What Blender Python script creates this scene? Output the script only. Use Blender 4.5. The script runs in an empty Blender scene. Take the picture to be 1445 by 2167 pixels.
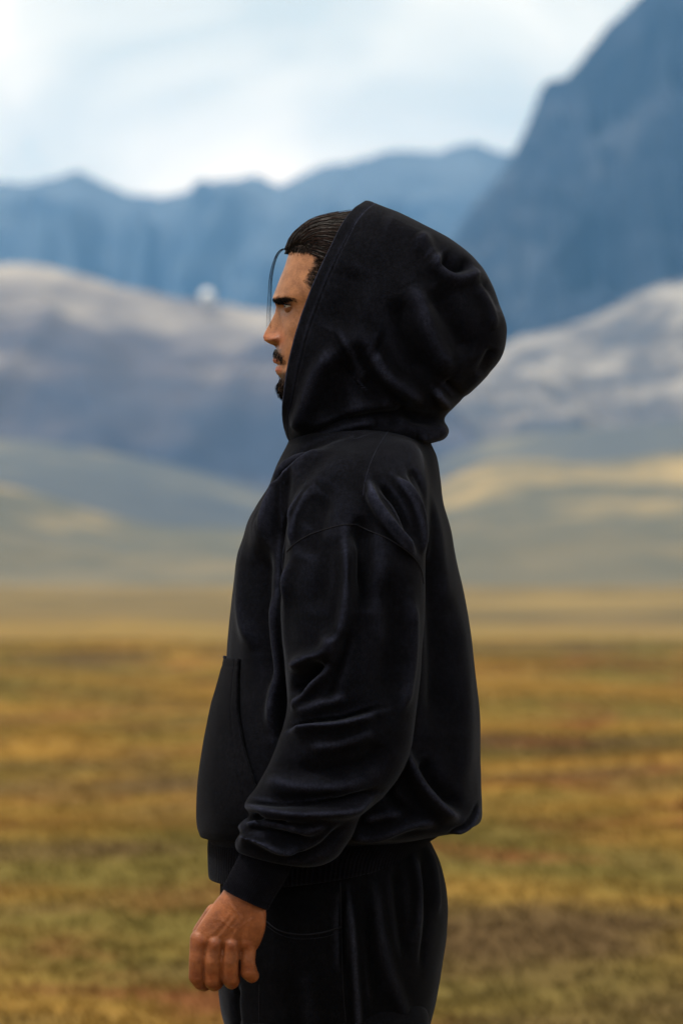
import bpy, math, random
import numpy as np
from mathutils import Vector, Matrix
from mathutils.bvhtree import BVHTree

random.seed(7); rng = np.random.default_rng(7)
sc = bpy.context.scene
COL = sc.collection

# ------------------------------------------------------------------ camera
CAMZ = 1.316                      # eye height of the camera
F = 8000.0                        # focal length in photo pixels (1445 px wide)
PITCH = math.atan(141.5 / F)
cam_d = bpy.data.cameras.new('camera')
cam_d.sensor_fit = 'HORIZONTAL'; cam_d.sensor_width = 24.0
cam_d.lens = 24.0 * F / 1445.0
cam_d.clip_start = 0.1; cam_d.clip_end = 40000
cam_d.dof.use_dof = True; cam_d.dof.focus_distance = 4.90
cam_d.dof.aperture_fstop = 5.6
cam = bpy.data.objects.new('camera', cam_d); COL.objects.link(cam)
cam.location = (0, 0, CAMZ); cam.rotation_euler = (math.pi / 2 + PITCH, 0, 0)
sc.camera = cam

# ------------------------------------------------------------------ sky, sun, exposure
SUN_EL, SUN_AZ = math.radians(66), math.radians(-118)      # azimuth from +Y towards +X
world = bpy.data.worlds.new('World'); sc.world = world; world.use_nodes = True
wn, wl = world.node_tree.nodes, world.node_tree.links
wn.clear()
w_out = wn.new('ShaderNodeOutputWorld'); w_bg = wn.new('ShaderNodeBackground')
w_bg.inputs['Strength'].default_value = 0.10
sky = wn.new('ShaderNodeTexSky'); sky.sky_type = 'NISHITA'; sky.sun_disc = False
sky.sun_elevation = SUN_EL; sky.sun_rotation = SUN_AZ; sky.altitude = 2500
tc = wn.new('ShaderNodeTexCoord')
mp = wn.new('ShaderNodeMapping'); mp.inputs['Scale'].default_value = (11, 11, 13)
mp.inputs['Location'].default_value = (3.1, 0.4, 1.35)
nz = wn.new('ShaderNodeTexNoise'); nz.inputs['Scale'].default_value = 1.0
nz.inputs['Detail'].default_value = 5; nz.inputs['Roughness'].default_value = 0.5; nz.inputs['Distortion'].default_value = 0.6
cr = wn.new('ShaderNodeValToRGB')
cr.color_ramp.elements[0].position = 0.36; cr.color_ramp.elements[0].color = (15.6, 15.9, 14.0, 1)
cr.color_ramp.elements[1].position = 0.64; cr.color_ramp.elements[1].color = (31.0, 26.2, 20.4, 1)
e = cr.color_ramp.elements.new(0.5); e.color = (22.5, 20.6, 16.8, 1)
mixw = wn.new('ShaderNodeMix'); mixw.data_type = 'RGBA'; mixw.inputs['Factor'].default_value = 0.94
wl.new(tc.outputs['Generated'], mp.inputs['Vector']); wl.new(mp.outputs['Vector'], nz.inputs['Vector'])
wl.new(nz.outputs['Fac'], cr.inputs['Fac'])
wl.new(sky.outputs['Color'], mixw.inputs['A']); wl.new(cr.outputs['Color'], mixw.inputs['B'])
wl.new(mixw.outputs['Result'], w_bg.inputs['Color']); wl.new(w_bg.outputs['Background'], w_out.inputs['Surface'])

sun_d = bpy.data.lights.new('sun', 'SUN'); sun_d.energy = 4.3; sun_d.angle = math.radians(10)
sun_d.color = (1.0, 0.93, 0.84)
sun = bpy.data.objects.new('sun', sun_d); COL.objects.link(sun)
sv = Vector((math.sin(SUN_AZ) * math.cos(SUN_EL), math.cos(SUN_AZ) * math.cos(SUN_EL), math.sin(SUN_EL)))
sun.rotation_euler = sv.to_track_quat('Z', 'Y').to_euler(); sun.location = (-4, -6, 9)

sc.view_settings.view_transform = 'Standard'; sc.view_settings.look = 'None'
sc.view_settings.gamma = 1.0; sc.view_settings.use_curve_mapping = False
sc.view_settings.exposure = -0.50
sc.cycles.volume_bounces = 1

# ------------------------------------------------------------------ helpers
def P(px, py, Y):
    """world point at depth Y (m) seen at photo pixel (px, py): used to take real sizes off the photo"""
    u = (np.asarray(px, float) - 722.5) / F; v = (1083.5 - np.asarray(py, float)) / F
    dy = math.cos(PITCH) - v * math.sin(PITCH); dz = math.sin(PITCH) + v * math.cos(PITCH)
    Y = np.asarray(Y, float)
    return np.stack(np.broadcast_arrays(u / dy * Y, Y, CAMZ + dz / dy * Y), -1)

def to_px(p):
    x, y, z = p[..., 0], p[..., 1], p[..., 2] - CAMZ
    d = y * math.cos(PITCH) + z * math.sin(PITCH); up = -y * math.sin(PITCH) + z * math.cos(PITCH)
    return 722.5 + F * x / d, 1083.5 - F * up / d

def smooth(a, b, x):
    t = np.clip((x - a) / (b - a), 0, 1); return t * t * (3 - 2 * t)

def spline(keys, n, closed=False):
    """Catmull-Rom through rows of numbers, n samples, roughly even in arc length of the first 4 columns"""
    K = np.asarray(keys, float)
    m = len(K)
    d = np.zeros(m)
    for i in range(1, m):
        d[i] = d[i - 1] + max(np.linalg.norm(K[i, :4] - K[i - 1, :4]), 1e-6)
    t = np.linspace(0, d[-1], n)
    out = np.empty((n, K.shape[1]))
    T = np.empty_like(K)
    for i in range(m):
        a, b = max(i - 1, 0), min(i + 1, m - 1)
        T[i] = (K[b] - K[a]) / (d[b] - d[a])
    j = np.clip(np.searchsorted(d, t, side='right') - 1, 0, m - 2)
    h = (d[j + 1] - d[j]); s = (t - d[j]) / h
    s2, s3 = s * s, s ** 3
    out = ((2 * s3 - 3 * s2 + 1)[:, None] * K[j] + ((s3 - 2 * s2 + s) * h)[:, None] * T[j]
           + (-2 * s3 + 3 * s2)[:, None] * K[j + 1] + ((s3 - s2) * h)[:, None] * T[j + 1])
    return out

def grid_normals(G, closed_u=True):
    du = (np.roll(G, -1, 1) - np.roll(G, 1, 1)) if closed_u else np.gradient(G, axis=1)
    dv = np.gradient(G, axis=0)
    n = np.cross(du, dv)
    n /= np.maximum(np.linalg.norm(n, axis=-1, keepdims=True), 1e-12)
    c = G.mean(axis=1, keepdims=True)
    if ((G - c) * n).sum() < 0: n = -n
    return n

_waves = [(rng.normal(size=3), rng.uniform(0, 6.28)) for _ in range(60)]
def noise3(p, freq, seed=0, octaves=3):
    """smooth pseudo noise, about -1..1"""
    out = np.zeros(p.shape[:-1]); amp = 1.0; tot = 0
    for o in range(octaves):
        q = p * freq * 2 ** o
        for k in range(6):
            w, ph = _waves[(seed * 7 + o * 11 + k * 3) % 60]
            w2, ph2 = _waves[(seed * 5 + o * 3 + k * 7 + 1) % 60]
            out += amp * np.sin(q @ w + ph + 1.3 * np.sin(q @ w2 * 0.7 + ph2)) / 3.2
        tot += amp; amp *= 0.5
    return out / tot

def mesh_from(name, V, Fc, mat=None, parent=None, smooth_shade=True, link=True):
    me = bpy.data.meshes.new(name)
    V = np.asarray(V, float).reshape(-1, 3)
    me.from_pydata(V.tolist(), [], Fc if isinstance(Fc, list) else Fc.tolist())
    me.update()
    if smooth_shade: me.polygons.foreach_set('use_smooth', [True] * len(me.polygons))
    if mat: me.materials.append(mat)
    o = bpy.data.objects.new(name, me)
    if link: COL.objects.link(o)
    if parent: o.parent = parent
    return o

def grid_faces(nv, nu, closed_u=True, base=0):
    i = np.arange(nv - 1)[:, None]; j = np.arange(nu if closed_u else nu - 1)[None, :]
    j2 = (j + 1) % nu
    a = i * nu + j; b = i * nu + j2; c = (i + 1) * nu + j2; d = (i + 1) * nu + j
    return (np.stack([a, b, c, d], -1).reshape(-1, 4) + base)

def closed_mesh(G):
    nv, nu = G.shape[:2]
    V = G.reshape(-1, 3); fc = grid_faces(nv, nu).tolist()
    V = np.vstack([V, G[0].mean(0), G[-1].mean(0)])
    a, b = nv * nu, nv * nu + 1
    for j in range(nu):
        fc.append([a, (j + 1) % nu, j]); fc.append([b, (nv - 1) * nu + j, (nv - 1) * nu + (j + 1) % nu])
    return V, fc

def loft(rows, nv, nu, n=2.3):
    """rows: xf, yf, xb, yb, Y centre, half width [, exponent]; ring point angle 0 = front (xf)"""
    R = spline([list(r) + ([n] if len(r) == 6 else []) for r in rows], nv)
    Fp = P(R[:, 0], R[:, 1], R[:, 4]); Bp = P(R[:, 2], R[:, 3], R[:, 4])
    C = (Fp + Bp) / 2; A = (Fp - Bp) / 2
    th = np.linspace(0, 2 * np.pi, nu, endpoint=False)
    ex = (2 / R[:, 6])[:, None]
    ct = np.sign(np.cos(th)) * np.abs(np.cos(th)) ** ex; st = np.sign(np.sin(th)) * np.abs(np.sin(th)) ** ex
    G = C[:, None] + A[:, None] * ct[..., None]
    G[..., 1] += st * np.maximum(R[:, 5], 0.001)[:, None]
    return G

def poly_dist(px, py, pts):
    """distance (px), signed side, and 0..1 position along a polyline"""
    pts = spline([list(p) + [0, 0] for p in pts], 26)[:, :2] if len(pts) > 2 else np.array(pts, float)
    best = np.full(px.shape, 1e9); side = np.zeros(px.shape); al = np.zeros(px.shape)
    L = np.concatenate([[0], np.cumsum(np.linalg.norm(np.diff(pts, axis=0), axis=1))])
    for i in range(len(pts) - 1):
        ax, ay = pts[i]; dx, dy = pts[i + 1] - pts[i]; l2 = dx * dx + dy * dy + 1e-9
        t = np.clip(((px - ax) * dx + (py - ay) * dy) / l2, 0, 1)
        ex, ey = px - ax - t * dx, py - ay - t * dy
        d = np.hypot(ex, ey); m = d < best
        best = np.where(m, d, best); side = np.where(m, np.sign(dx * ey - dy * ex), side)
        al = np.where(m, (L[i] + t * math.sqrt(l2)) / L[-1], al)
    return best, side, al

def fold(G, N, folds, gain=2.2):
    """push the cloth along its normal: kinds 'r' ridge / hollow, 's' overlapping step (high on the right-hand side when walking the line)"""
    px, py = to_px(G)
    out = np.zeros(px.shape)
    w = np.clip(np.abs(N[..., 1]) * 1.6 + 0.12, 0, 1)
    for f in folds:
        pts, width, amp = f[0], f[1], f[2] * gain / 1000.0
        kind = f[3] if len(f) > 3 else 'r'
        d, s, al = poly_dist(px, py, pts)
        tap = smooth(0, 0.22, al) * smooth(0, 0.22, 1 - al)
        tap = 0.12 + 0.88 * tap
        if kind == 'r':
            out += amp * tap * np.exp(-(d / width) ** 2)
        else:
            ds = d * s
            hi = np.where(ds >= 0, np.exp(-(ds / width) ** 1.3), np.exp(-(ds / (width * 0.16)) ** 2))
            lo = np.exp(-((ds + width * 0.28) / (width * 0.22)) ** 2)
            out += amp * tap * (hi - 0.55 * lo)
    return G + N * (out * w)[..., None]

def wrinkle(G, N, amp, freq, seed, stretch=(1, 1, 1)):
    return G + N * (amp * noise3(G * np.array(stretch), freq, seed))[..., None]

def tube(pts, rad, nseg=8, cap=True):
    pts = np.asarray(pts, float); n = len(pts)
    rad = np.broadcast_to(np.asarray(rad, float), (n,))
    T = np.gradient(pts, axis=0); T /= np.maximum(np.linalg.norm(T, axis=1, keepdims=True), 1e-9)
    ref = np.array([0.31, 0.9, 0.3]); 
    A = np.cross(T, ref); A /= np.maximum(np.linalg.norm(A, axis=1, keepdims=True), 1e-9)
    B = np.cross(T, A)
    th = np.linspace(0, 2 * np.pi, nseg, endpoint=False)
    G = pts[:, None] + rad[:, None, None] * (A[:, None] * np.cos(th)[None, :, None] + B[:, None] * np.sin(th)[None, :, None])
    return G

class Soup:
    def __init__(s): s.V = []; s.F = []; s.n = 0
    def add(s, V, Fc):
        V = np.asarray(V).reshape(-1, 3); s.V.append(V)
        s.F.extend([[i + s.n for i in f] for f in (Fc if isinstance(Fc, list) else Fc.tolist())]); s.n += len(V)
    def grid(s, G): s.add(*closed_mesh(G))
    def build(s, name, mat=None, parent=None, sm=True): return mesh_from(name, np.vstack(s.V), s.F, mat, parent, sm)

def apply_mods(o):
    dg = bpy.context.evaluated_depsgraph_get(); dg.update()
    me = bpy.data.meshes.new_from_object(o.evaluated_get(dg))
    old = o.data; o.modifiers.clear(); o.data = me; bpy.data.meshes.remove(old)
    me.polygons.foreach_set('use_smooth', [True] * len(me.polygons))
    return o

def bvh_of(objs):
    vs, fs, n = [], [], 0
    for o in objs:
        vs += [v.co.copy() for v in o.data.vertices]; fs += [[i + n for i in p.vertices] for p in o.data.polygons]; n = len(vs)
    return BVHTree.FromPolygons(vs, fs)

def cast(bvh, px, py):
    o = Vector((0, 0, CAMZ)); d = Vector(P(px, py, 1.0).tolist()) - o
    loc, nor, i, dist = bvh.ray_cast(o, d.normalized())
    return loc, nor

# ------------------------------------------------------------------ materials
def new_mat(name):
    m = bpy.data.materials.new(name); m.use_nodes = True
    nt = m.node_tree; b = nt.nodes['Principled BSDF']
    return m, nt, b

def N(nt, t, **kw):
    n = nt.nodes.new(t)
    for k, v in kw.items():
        if k in n.inputs: n.inputs[k].default_value = v
        else: setattr(n, k, v)
    return n

def ramp(nt, stops):
    r = nt.nodes.new('ShaderNodeValToRGB'); el = r.color_ramp.elements
    while len(el) < len(stops): el.new(0.5)
    for e_, (p, c) in zip(el, stops): e_.position = p; e_.color = (*c, 1)
    return r

def fabric(name, c1, c2, sheen=0.06, fold_light=True):
    m, nt, b = new_mat(name); L = nt.links
    t = N(nt, 'ShaderNodeTexCoord')
    n1 = N(nt, 'ShaderNodeTexNoise', Scale=14.0, Detail=7.0, Roughness=0.68)
    L.new(t.outputs['Object'], n1.inputs['Vector'])
    r = ramp(nt, [(0.35, c1), (0.7, c2)]); L.new(n1.outputs['Fac'], r.inputs['Fac'])
    n3 = N(nt, 'ShaderNodeTexNoise', Scale=650.0, Detail=3.0); L.new(t.outputs['Object'], n3.inputs['Vector'])
    mx = N(nt, 'ShaderNodeMix', data_type='RGBA', blend_type='MULTIPLY'); mx.inputs['Factor'].default_value = 1
    r3 = ramp(nt, [(0.3, (0.55, 0.55, 0.55)), (0.7, (1.5, 1.5, 1.5))]); L.new(n3.outputs['Fac'], r3.inputs['Fac'])
    L.new(r.outputs['Color'], mx.inputs['A']); L.new(r3.outputs['Color'], mx.inputs['B'])
    # fold highlights painted in: convex ridges pale and bluish, hollows darker
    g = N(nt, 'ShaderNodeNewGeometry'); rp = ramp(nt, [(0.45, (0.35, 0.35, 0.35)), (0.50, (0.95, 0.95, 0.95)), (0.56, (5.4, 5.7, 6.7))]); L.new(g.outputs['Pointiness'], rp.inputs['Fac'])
    n4 = N(nt, 'ShaderNodeTexNoise', Scale=210.0, Detail=2.0); L.new(t.outputs['Object'], n4.inputs['Vector'])
    r4 = ramp(nt, [(0.35, (0.8, 0.8, 0.8)), (0.65, (1.2, 1.2, 1.2))]); L.new(n4.outputs['Fac'], r4.inputs['Fac'])
    m4 = N(nt, 'ShaderNodeMix', data_type='RGBA', blend_type='MULTIPLY'); m4.inputs['Factor'].default_value = 1
    m5 = N(nt, 'ShaderNodeMix', data_type='RGBA', blend_type='MULTIPLY'); m5.inputs['Factor'].default_value = 1
    L.new(mx.outputs['Result'], m4.inputs['A']); L.new(r4.outputs['Color'], m4.inputs['B']); L.new(m4.outputs['Result'], m5.inputs['A']); m5.inputs['B'].default_value = (1, 1, 1, 1)
    if fold_light: L.new(rp.outputs['Color'], m5.inputs['B'])
    L.new(m5.outputs['Result'], b.inputs['Base Color'])
    b.inputs['Roughness'].default_value = 0.95; b.inputs['Specular IOR Level'].default_value = 0.02
    b.inputs['Sheen Weight'].default_value = sheen; b.inputs['Sheen Roughness'].default_value = 0.32
    b.inputs['Sheen Tint'].default_value = (0.75, 0.82, 1.0, 1)
    n2 = N(nt, 'ShaderNodeTexNoise', Scale=900.0, Detail=2.0); L.new(t.outputs['Object'], n2.inputs['Vector'])
    bp = N(nt, 'ShaderNodeBump', Strength=0.35, Distance=0.0012); L.new(n2.outputs['Fac'], bp.inputs['Height'])
    L.new(bp.outputs['Normal'], b.inputs['Normal'])
    return m

M_hood = fabric('washed_fleece_fold_light', (0.0025, 0.0027, 0.0040), (0.0048, 0.0051, 0.0074))
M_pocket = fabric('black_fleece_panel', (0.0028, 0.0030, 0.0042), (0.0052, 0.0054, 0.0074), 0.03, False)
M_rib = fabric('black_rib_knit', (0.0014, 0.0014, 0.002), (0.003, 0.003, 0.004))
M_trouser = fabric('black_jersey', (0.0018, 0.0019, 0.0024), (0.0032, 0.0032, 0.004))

def skin_mat():
    m, nt, b = new_mat('skin'); L = nt.links
    t = N(nt, 'ShaderNodeTexCoord')
    n1 = N(nt, 'ShaderNodeTexNoise', Scale=55.0, Detail=7.0, Roughness=0.7); L.new(t.outputs['Object'], n1.inputs['Vector'])
    r = ramp(nt, [(0.3, (0.16, 0.062, 0.026)), (0.7, (0.35, 0.152, 0.066))]); L.new(n1.outputs['Fac'], r.inputs['Fac'])
    at = N(nt, 'ShaderNodeVertexColor', layer_name='tint')
    mx = N(nt, 'ShaderNodeMix', data_type='RGBA', blend_type='MULTIPLY'); mx.inputs['Factor'].default_value = 1
    L.new(r.outputs['Color'], mx.inputs['A']); L.new(at.outputs['Color'], mx.inputs['B'])
    L.new(mx.outputs['Result'], b.inputs['Base Color'])
    b.inputs['Roughness'].default_value = 0.48; b.inputs['Specular IOR Level'].default_value = 0.35
    b.inputs['Subsurface Weight'].default_value = 0.06; b.inputs['Subsurface Radius'].default_value = (1.0, 0.3, 0.15)
    b.inputs['Subsurface Scale'].default_value = 0.006
    v = N(nt, 'ShaderNodeTexNoise', Scale=420.0, Detail=3.0); L.new(t.outputs['Object'], v.inputs['Vector'])
    bp = N(nt, 'ShaderNodeBump', Strength=0.6, Distance=0.0008); L.new(v.outputs['Fac'], bp.inputs['Height'])
    L.new(bp.outputs['Normal'], b.inputs['Normal'])
    return m
M_skin = skin_mat()

def plain(name, col, rough=0.6, metal=0.0, spec=0.5):
    m, nt, b = new_mat(name)
    b.inputs['Base Color'].default_value = (*col, 1); b.inputs['Roughness'].default_value = rough
    b.inputs['Metallic'].default_value = metal; b.inputs['Specular IOR Level'].default_value = spec
    return m
M_seam = plain('seam_stitching', (0.009, 0.009, 0.012), 0.9, 0, 0.05)
M_hair = plain('dark_hair', (0.003, 0.0025, 0.0025), 0.5, 0, 0.05)
M_hair_b = plain('brown_hair', (0.018, 0.007, 0.005), 0.45, 0, 0.1)
M_hair_c = plain('sheen_hair', (0.02, 0.016, 0.015), 0.35, 0, 0.4)
M_silver = plain('silver', (0.75, 0.72, 0.7), 0.2, 1.0)

# ------------------------------------------------------------------ terrain
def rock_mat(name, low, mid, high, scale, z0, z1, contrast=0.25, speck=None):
    """earth colours, cloud shade and sun patches painted by noise, paler scree higher up"""
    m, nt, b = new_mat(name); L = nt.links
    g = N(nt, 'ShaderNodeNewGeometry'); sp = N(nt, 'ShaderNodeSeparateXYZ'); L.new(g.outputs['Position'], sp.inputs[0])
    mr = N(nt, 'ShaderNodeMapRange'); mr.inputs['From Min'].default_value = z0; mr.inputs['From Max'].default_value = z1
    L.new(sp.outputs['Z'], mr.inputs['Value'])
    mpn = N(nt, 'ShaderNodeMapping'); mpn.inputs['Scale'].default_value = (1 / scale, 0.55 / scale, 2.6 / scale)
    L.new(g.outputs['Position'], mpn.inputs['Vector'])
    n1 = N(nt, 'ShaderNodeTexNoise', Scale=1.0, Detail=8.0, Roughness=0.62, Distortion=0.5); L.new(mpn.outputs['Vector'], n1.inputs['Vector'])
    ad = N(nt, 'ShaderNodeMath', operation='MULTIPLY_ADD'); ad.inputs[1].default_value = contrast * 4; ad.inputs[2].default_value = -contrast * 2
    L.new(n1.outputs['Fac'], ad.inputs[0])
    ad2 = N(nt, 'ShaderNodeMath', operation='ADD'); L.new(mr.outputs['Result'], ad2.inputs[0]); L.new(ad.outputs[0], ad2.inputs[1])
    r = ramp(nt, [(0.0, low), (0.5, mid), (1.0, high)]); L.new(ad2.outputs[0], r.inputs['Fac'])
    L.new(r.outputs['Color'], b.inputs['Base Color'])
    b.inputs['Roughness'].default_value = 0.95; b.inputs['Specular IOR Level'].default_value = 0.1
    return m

def hill(name, Y0, crest, Df, Db, mat, nx=260, ny=110, rough=0.08, freq=1.0, seed=1, power=1.5, ext=None, gully=0.12):
    cx = np.array([c[0] for c in crest], float); cy = np.array([c[1] for c in crest], float)
    xs = (cx - 722.5) / F * Y0; zs = CAMZ + (1225 - cy) / F * Y0
    x = np.linspace(xs[0], xs[-1], nx)
    c = spline(np.stack([xs, zs, xs * 0, xs * 0], 1), nx * 3)
    crest_z = np.interp(x, c[:, 0], c[:, 1])
    s = np.concatenate([-np.linspace(1, 0, ny - ny // 4) ** 1.2, np.linspace(0, 1, ny // 4 + 1)[1:]])
    X, S = np.meshgrid(x, s)
    Yg = Y0 + np.where(S < 0, S * Df, S * Db)
    a = np.abs(S)
    shp = np.where(S < 0, (1 - a) ** power, (1 - a) ** 1.3)
    p = np.stack([X, Yg * 0.8, 0 * X], -1)
    H = crest_z[None, :] * shp
    n = noise3(p, freq * 6.0 / Df, seed, 4); rg = 1 - np.abs(noise3(p * np.array([1.8, 0.55, 1]), freq * 9.0 / Df, seed + 3, 4)) * 2
    env = np.clip(a * 4, 0, 1) * np.clip((1 - a) * 3, 0, 1)
    H = H + crest_z.max() * (rough * n + gully * rg * 0.5) * env
    # small roughness of the skyline itself
    H += crest_z.max() * 0.012 * noise3(np.stack([X, 0 * X, 0 * X], -1), freq * 40.0 / Df, seed + 5, 4) * (1 - a) ** 6
    V = np.stack([X, Yg, H - 1.0], -1)
    o = mesh_from(name, V.reshape(-1, 3), grid_faces(len(s), nx, False), mat)
    o['kind'] = 'structure'
    return o

K = 'structure'
m_far = rock_mat('far_rock', (0.015, 0.028, 0.052), (0.045, 0.07, 0.105), (0.11, 0.14, 0.17), 420, -200, 1100, 0.5)  # blue tint adds distance haze to the rock colour, crag likewise
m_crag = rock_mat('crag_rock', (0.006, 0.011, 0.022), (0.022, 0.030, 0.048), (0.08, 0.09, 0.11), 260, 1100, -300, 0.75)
m_heath = rock_mat('heath_hill', (0.035, 0.05, 0.085), (0.095, 0.092, 0.11), (0.37, 0.33, 0.28), 110, 80, 268, 0.45)  # haze blue mixed in low down, sunlit scree tone at the crest
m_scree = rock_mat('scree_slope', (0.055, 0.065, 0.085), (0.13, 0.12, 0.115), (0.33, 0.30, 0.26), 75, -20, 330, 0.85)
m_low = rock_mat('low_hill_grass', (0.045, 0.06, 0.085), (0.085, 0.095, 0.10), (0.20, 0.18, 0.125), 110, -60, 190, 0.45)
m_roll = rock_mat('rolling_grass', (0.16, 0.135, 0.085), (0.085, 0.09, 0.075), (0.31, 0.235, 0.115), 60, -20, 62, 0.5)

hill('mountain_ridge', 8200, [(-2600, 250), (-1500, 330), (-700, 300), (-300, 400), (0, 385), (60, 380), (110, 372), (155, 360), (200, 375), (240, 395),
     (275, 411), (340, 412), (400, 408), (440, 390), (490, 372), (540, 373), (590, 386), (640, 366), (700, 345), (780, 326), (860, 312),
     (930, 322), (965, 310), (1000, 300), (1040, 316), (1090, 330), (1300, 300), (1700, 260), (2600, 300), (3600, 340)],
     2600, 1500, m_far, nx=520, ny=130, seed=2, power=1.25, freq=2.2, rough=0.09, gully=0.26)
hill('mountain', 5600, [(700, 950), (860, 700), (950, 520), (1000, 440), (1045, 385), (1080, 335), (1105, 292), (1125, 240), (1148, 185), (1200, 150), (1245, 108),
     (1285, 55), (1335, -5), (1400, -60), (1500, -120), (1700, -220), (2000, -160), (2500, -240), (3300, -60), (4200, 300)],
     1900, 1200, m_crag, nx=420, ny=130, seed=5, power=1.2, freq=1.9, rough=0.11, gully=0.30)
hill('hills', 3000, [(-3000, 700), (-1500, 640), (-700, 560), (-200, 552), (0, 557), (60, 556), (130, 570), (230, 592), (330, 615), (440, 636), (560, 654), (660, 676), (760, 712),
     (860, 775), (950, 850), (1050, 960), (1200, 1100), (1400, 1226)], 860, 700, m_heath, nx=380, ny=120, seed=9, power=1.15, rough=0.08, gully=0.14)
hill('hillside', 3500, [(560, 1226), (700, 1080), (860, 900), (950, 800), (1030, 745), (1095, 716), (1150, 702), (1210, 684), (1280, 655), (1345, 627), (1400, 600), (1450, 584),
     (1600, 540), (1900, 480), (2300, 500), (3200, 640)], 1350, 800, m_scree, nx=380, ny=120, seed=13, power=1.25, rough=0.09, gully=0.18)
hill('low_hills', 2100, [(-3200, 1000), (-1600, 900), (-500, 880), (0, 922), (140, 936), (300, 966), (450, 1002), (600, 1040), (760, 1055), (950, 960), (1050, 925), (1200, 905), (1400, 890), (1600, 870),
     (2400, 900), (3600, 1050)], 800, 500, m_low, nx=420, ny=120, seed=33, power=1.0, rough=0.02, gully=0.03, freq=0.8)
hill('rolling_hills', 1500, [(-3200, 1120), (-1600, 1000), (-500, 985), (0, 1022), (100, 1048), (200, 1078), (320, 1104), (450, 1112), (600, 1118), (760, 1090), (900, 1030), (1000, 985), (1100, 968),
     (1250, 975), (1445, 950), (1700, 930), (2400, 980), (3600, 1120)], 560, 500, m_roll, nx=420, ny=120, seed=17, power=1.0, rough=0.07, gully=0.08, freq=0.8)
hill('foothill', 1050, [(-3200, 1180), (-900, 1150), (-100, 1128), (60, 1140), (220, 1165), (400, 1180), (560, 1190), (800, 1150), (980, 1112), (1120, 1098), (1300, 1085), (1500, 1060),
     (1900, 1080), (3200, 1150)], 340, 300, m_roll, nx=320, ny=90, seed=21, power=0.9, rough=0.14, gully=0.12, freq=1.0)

# ground colours, shared by soil and grass
def meadow_mat(name, tuft=False):
    m, nt, b = new_mat(name); L = nt.links
    g = N(nt, 'ShaderNodeNewGeometry'); pos = g.outputs['Position']
    def noise(scale, sx=1.0, det=3.0, off=0.0):
        mpn = N(nt, 'ShaderNodeMapping'); mpn.inputs['Scale'].default_value = (sx * scale, scale, 0.0); mpn.inputs['Location'].default_value = (off, off * 1.7, 0); mpn.inputs['Rotation'].default_value = (0, 0, 0.45 if off != 11 else -0.35)
        L.new(pos, mpn.inputs['Vector'])
        n = N(nt, 'ShaderNodeTexNoise', Scale=1.0, Detail=det, Roughness=0.6, Distortion=0.4); L.new(mpn.outputs['Vector'], n.inputs['Vector'])
        return n.outputs['Fac']
    def mix(fac, a, c):
        x = N(nt, 'ShaderNodeMix', data_type='RGBA'); L.new(fac, x.inputs['Factor'])
        for k, v in (('A', a), ('B', c)):
            if isinstance(v, tuple): x.inputs[k].default_value = (*v, 1)
            else: L.new(v, x.inputs[k])
        return x.outputs['Result']
    def sharpen(f, lo, hi):
        mr = N(nt, 'ShaderNodeMapRange'); mr.interpolation_type = 'SMOOTHSTEP'; mr.inputs['From Min'].default_value = lo; mr.inputs['From Max'].default_value = hi
        L.new(f, mr.inputs['Value']); return mr.outputs['Result']
    gold, olive, rust, umber, straw = (0.225, 0.130, 0.032), (0.120, 0.095, 0.028), (0.150, 0.062, 0.026), (0.088, 0.058, 0.028), (0.155, 0.104, 0.042)
    c = mix(sharpen(noise(0.22, 1.0), 0.40, 0.60), gold, olive)
    c = mix(sharpen(noise(0.24, 1.2, off=11), 0.48, 0.66), c, umber)
    c = mix(sharpen(noise(0.5, 1.1, off=27), 0.54, 0.70), c, rust)
    c = mix(sharpen(noise(1.0, 1.2, off=41), 0.50, 0.90), c, straw)
    # farther out the meadow gives way to pale dry steppe
    sp = N(nt, 'ShaderNodeSeparateXYZ'); L.new(pos, sp.inputs[0])
    nfar = noise(0.028, 0.5, off=5)
    y2 = N(nt, 'ShaderNodeMath', operation='MULTIPLY_ADD'); y2.inputs[1].default_value = 70.0; L.new(nfar, y2.inputs[0]); L.new(sp.outputs['Y'], y2.inputs[2])
    x2 = N(nt, 'ShaderNodeMath', operation='MULTIPLY_ADD'); x2.inputs[1].default_value = 1.2; L.new(sp.outputs['X'], x2.inputs[0]); L.new(y2.outputs[0], x2.inputs[2])
    far = mix(sharpen(noise(0.016, 0.35, off=60), 0.40, 0.62), (0.185, 0.145, 0.085), (0.105, 0.09, 0.058))
    far = mix(sharpen(noise(0.03, 0.3, off=77), 0.5, 0.62), far, (0.235, 0.175, 0.082))
    c = mix(sharpen(x2.outputs[0], 58, 200), c, far)
    if tuft:
        hsv = N(nt, 'ShaderNodeHueSaturation', Value=1.2); L.new(c, hsv.inputs['Color']); c = hsv.outputs['Color']
    fn = noise(9.0, 1.0, 6.0, 3)
    r = ramp(nt, [(0.3, (0.90, 0.90, 0.90)), (0.7, (1.08, 1.08, 1.08))]); L.new(fn, r.inputs['Fac'])
    x = N(nt, 'ShaderNodeMix', data_type='RGBA', blend_type='MULTIPLY'); x.inputs['Factor'].default_value = 1.0
    L.new(c, x.inputs['A']); L.new(r.outputs['Color'], x.inputs['B'])
    L.new(x.outputs['Result'], b.inputs['Base Color'])
    b.inputs['Roughness'].default_value = 1.0; b.inputs['Specular IOR Level'].default_value = 0.0
    if tuft:      # thin blades let light through
        tr = N(nt, 'ShaderNodeBsdfTranslucent'); L.new(x.outputs['Result'], tr.inputs['Color'])
        ms = N(nt, 'ShaderNodeMixShader'); ms.inputs[0].default_value = 0.45
        L.new(b.outputs[0], ms.inputs[1]); L.new(tr.outputs[0], ms.inputs[2]); L.new(ms.outputs[0], nt.nodes['Material Output'].inputs['Surface'])
    return m
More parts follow.
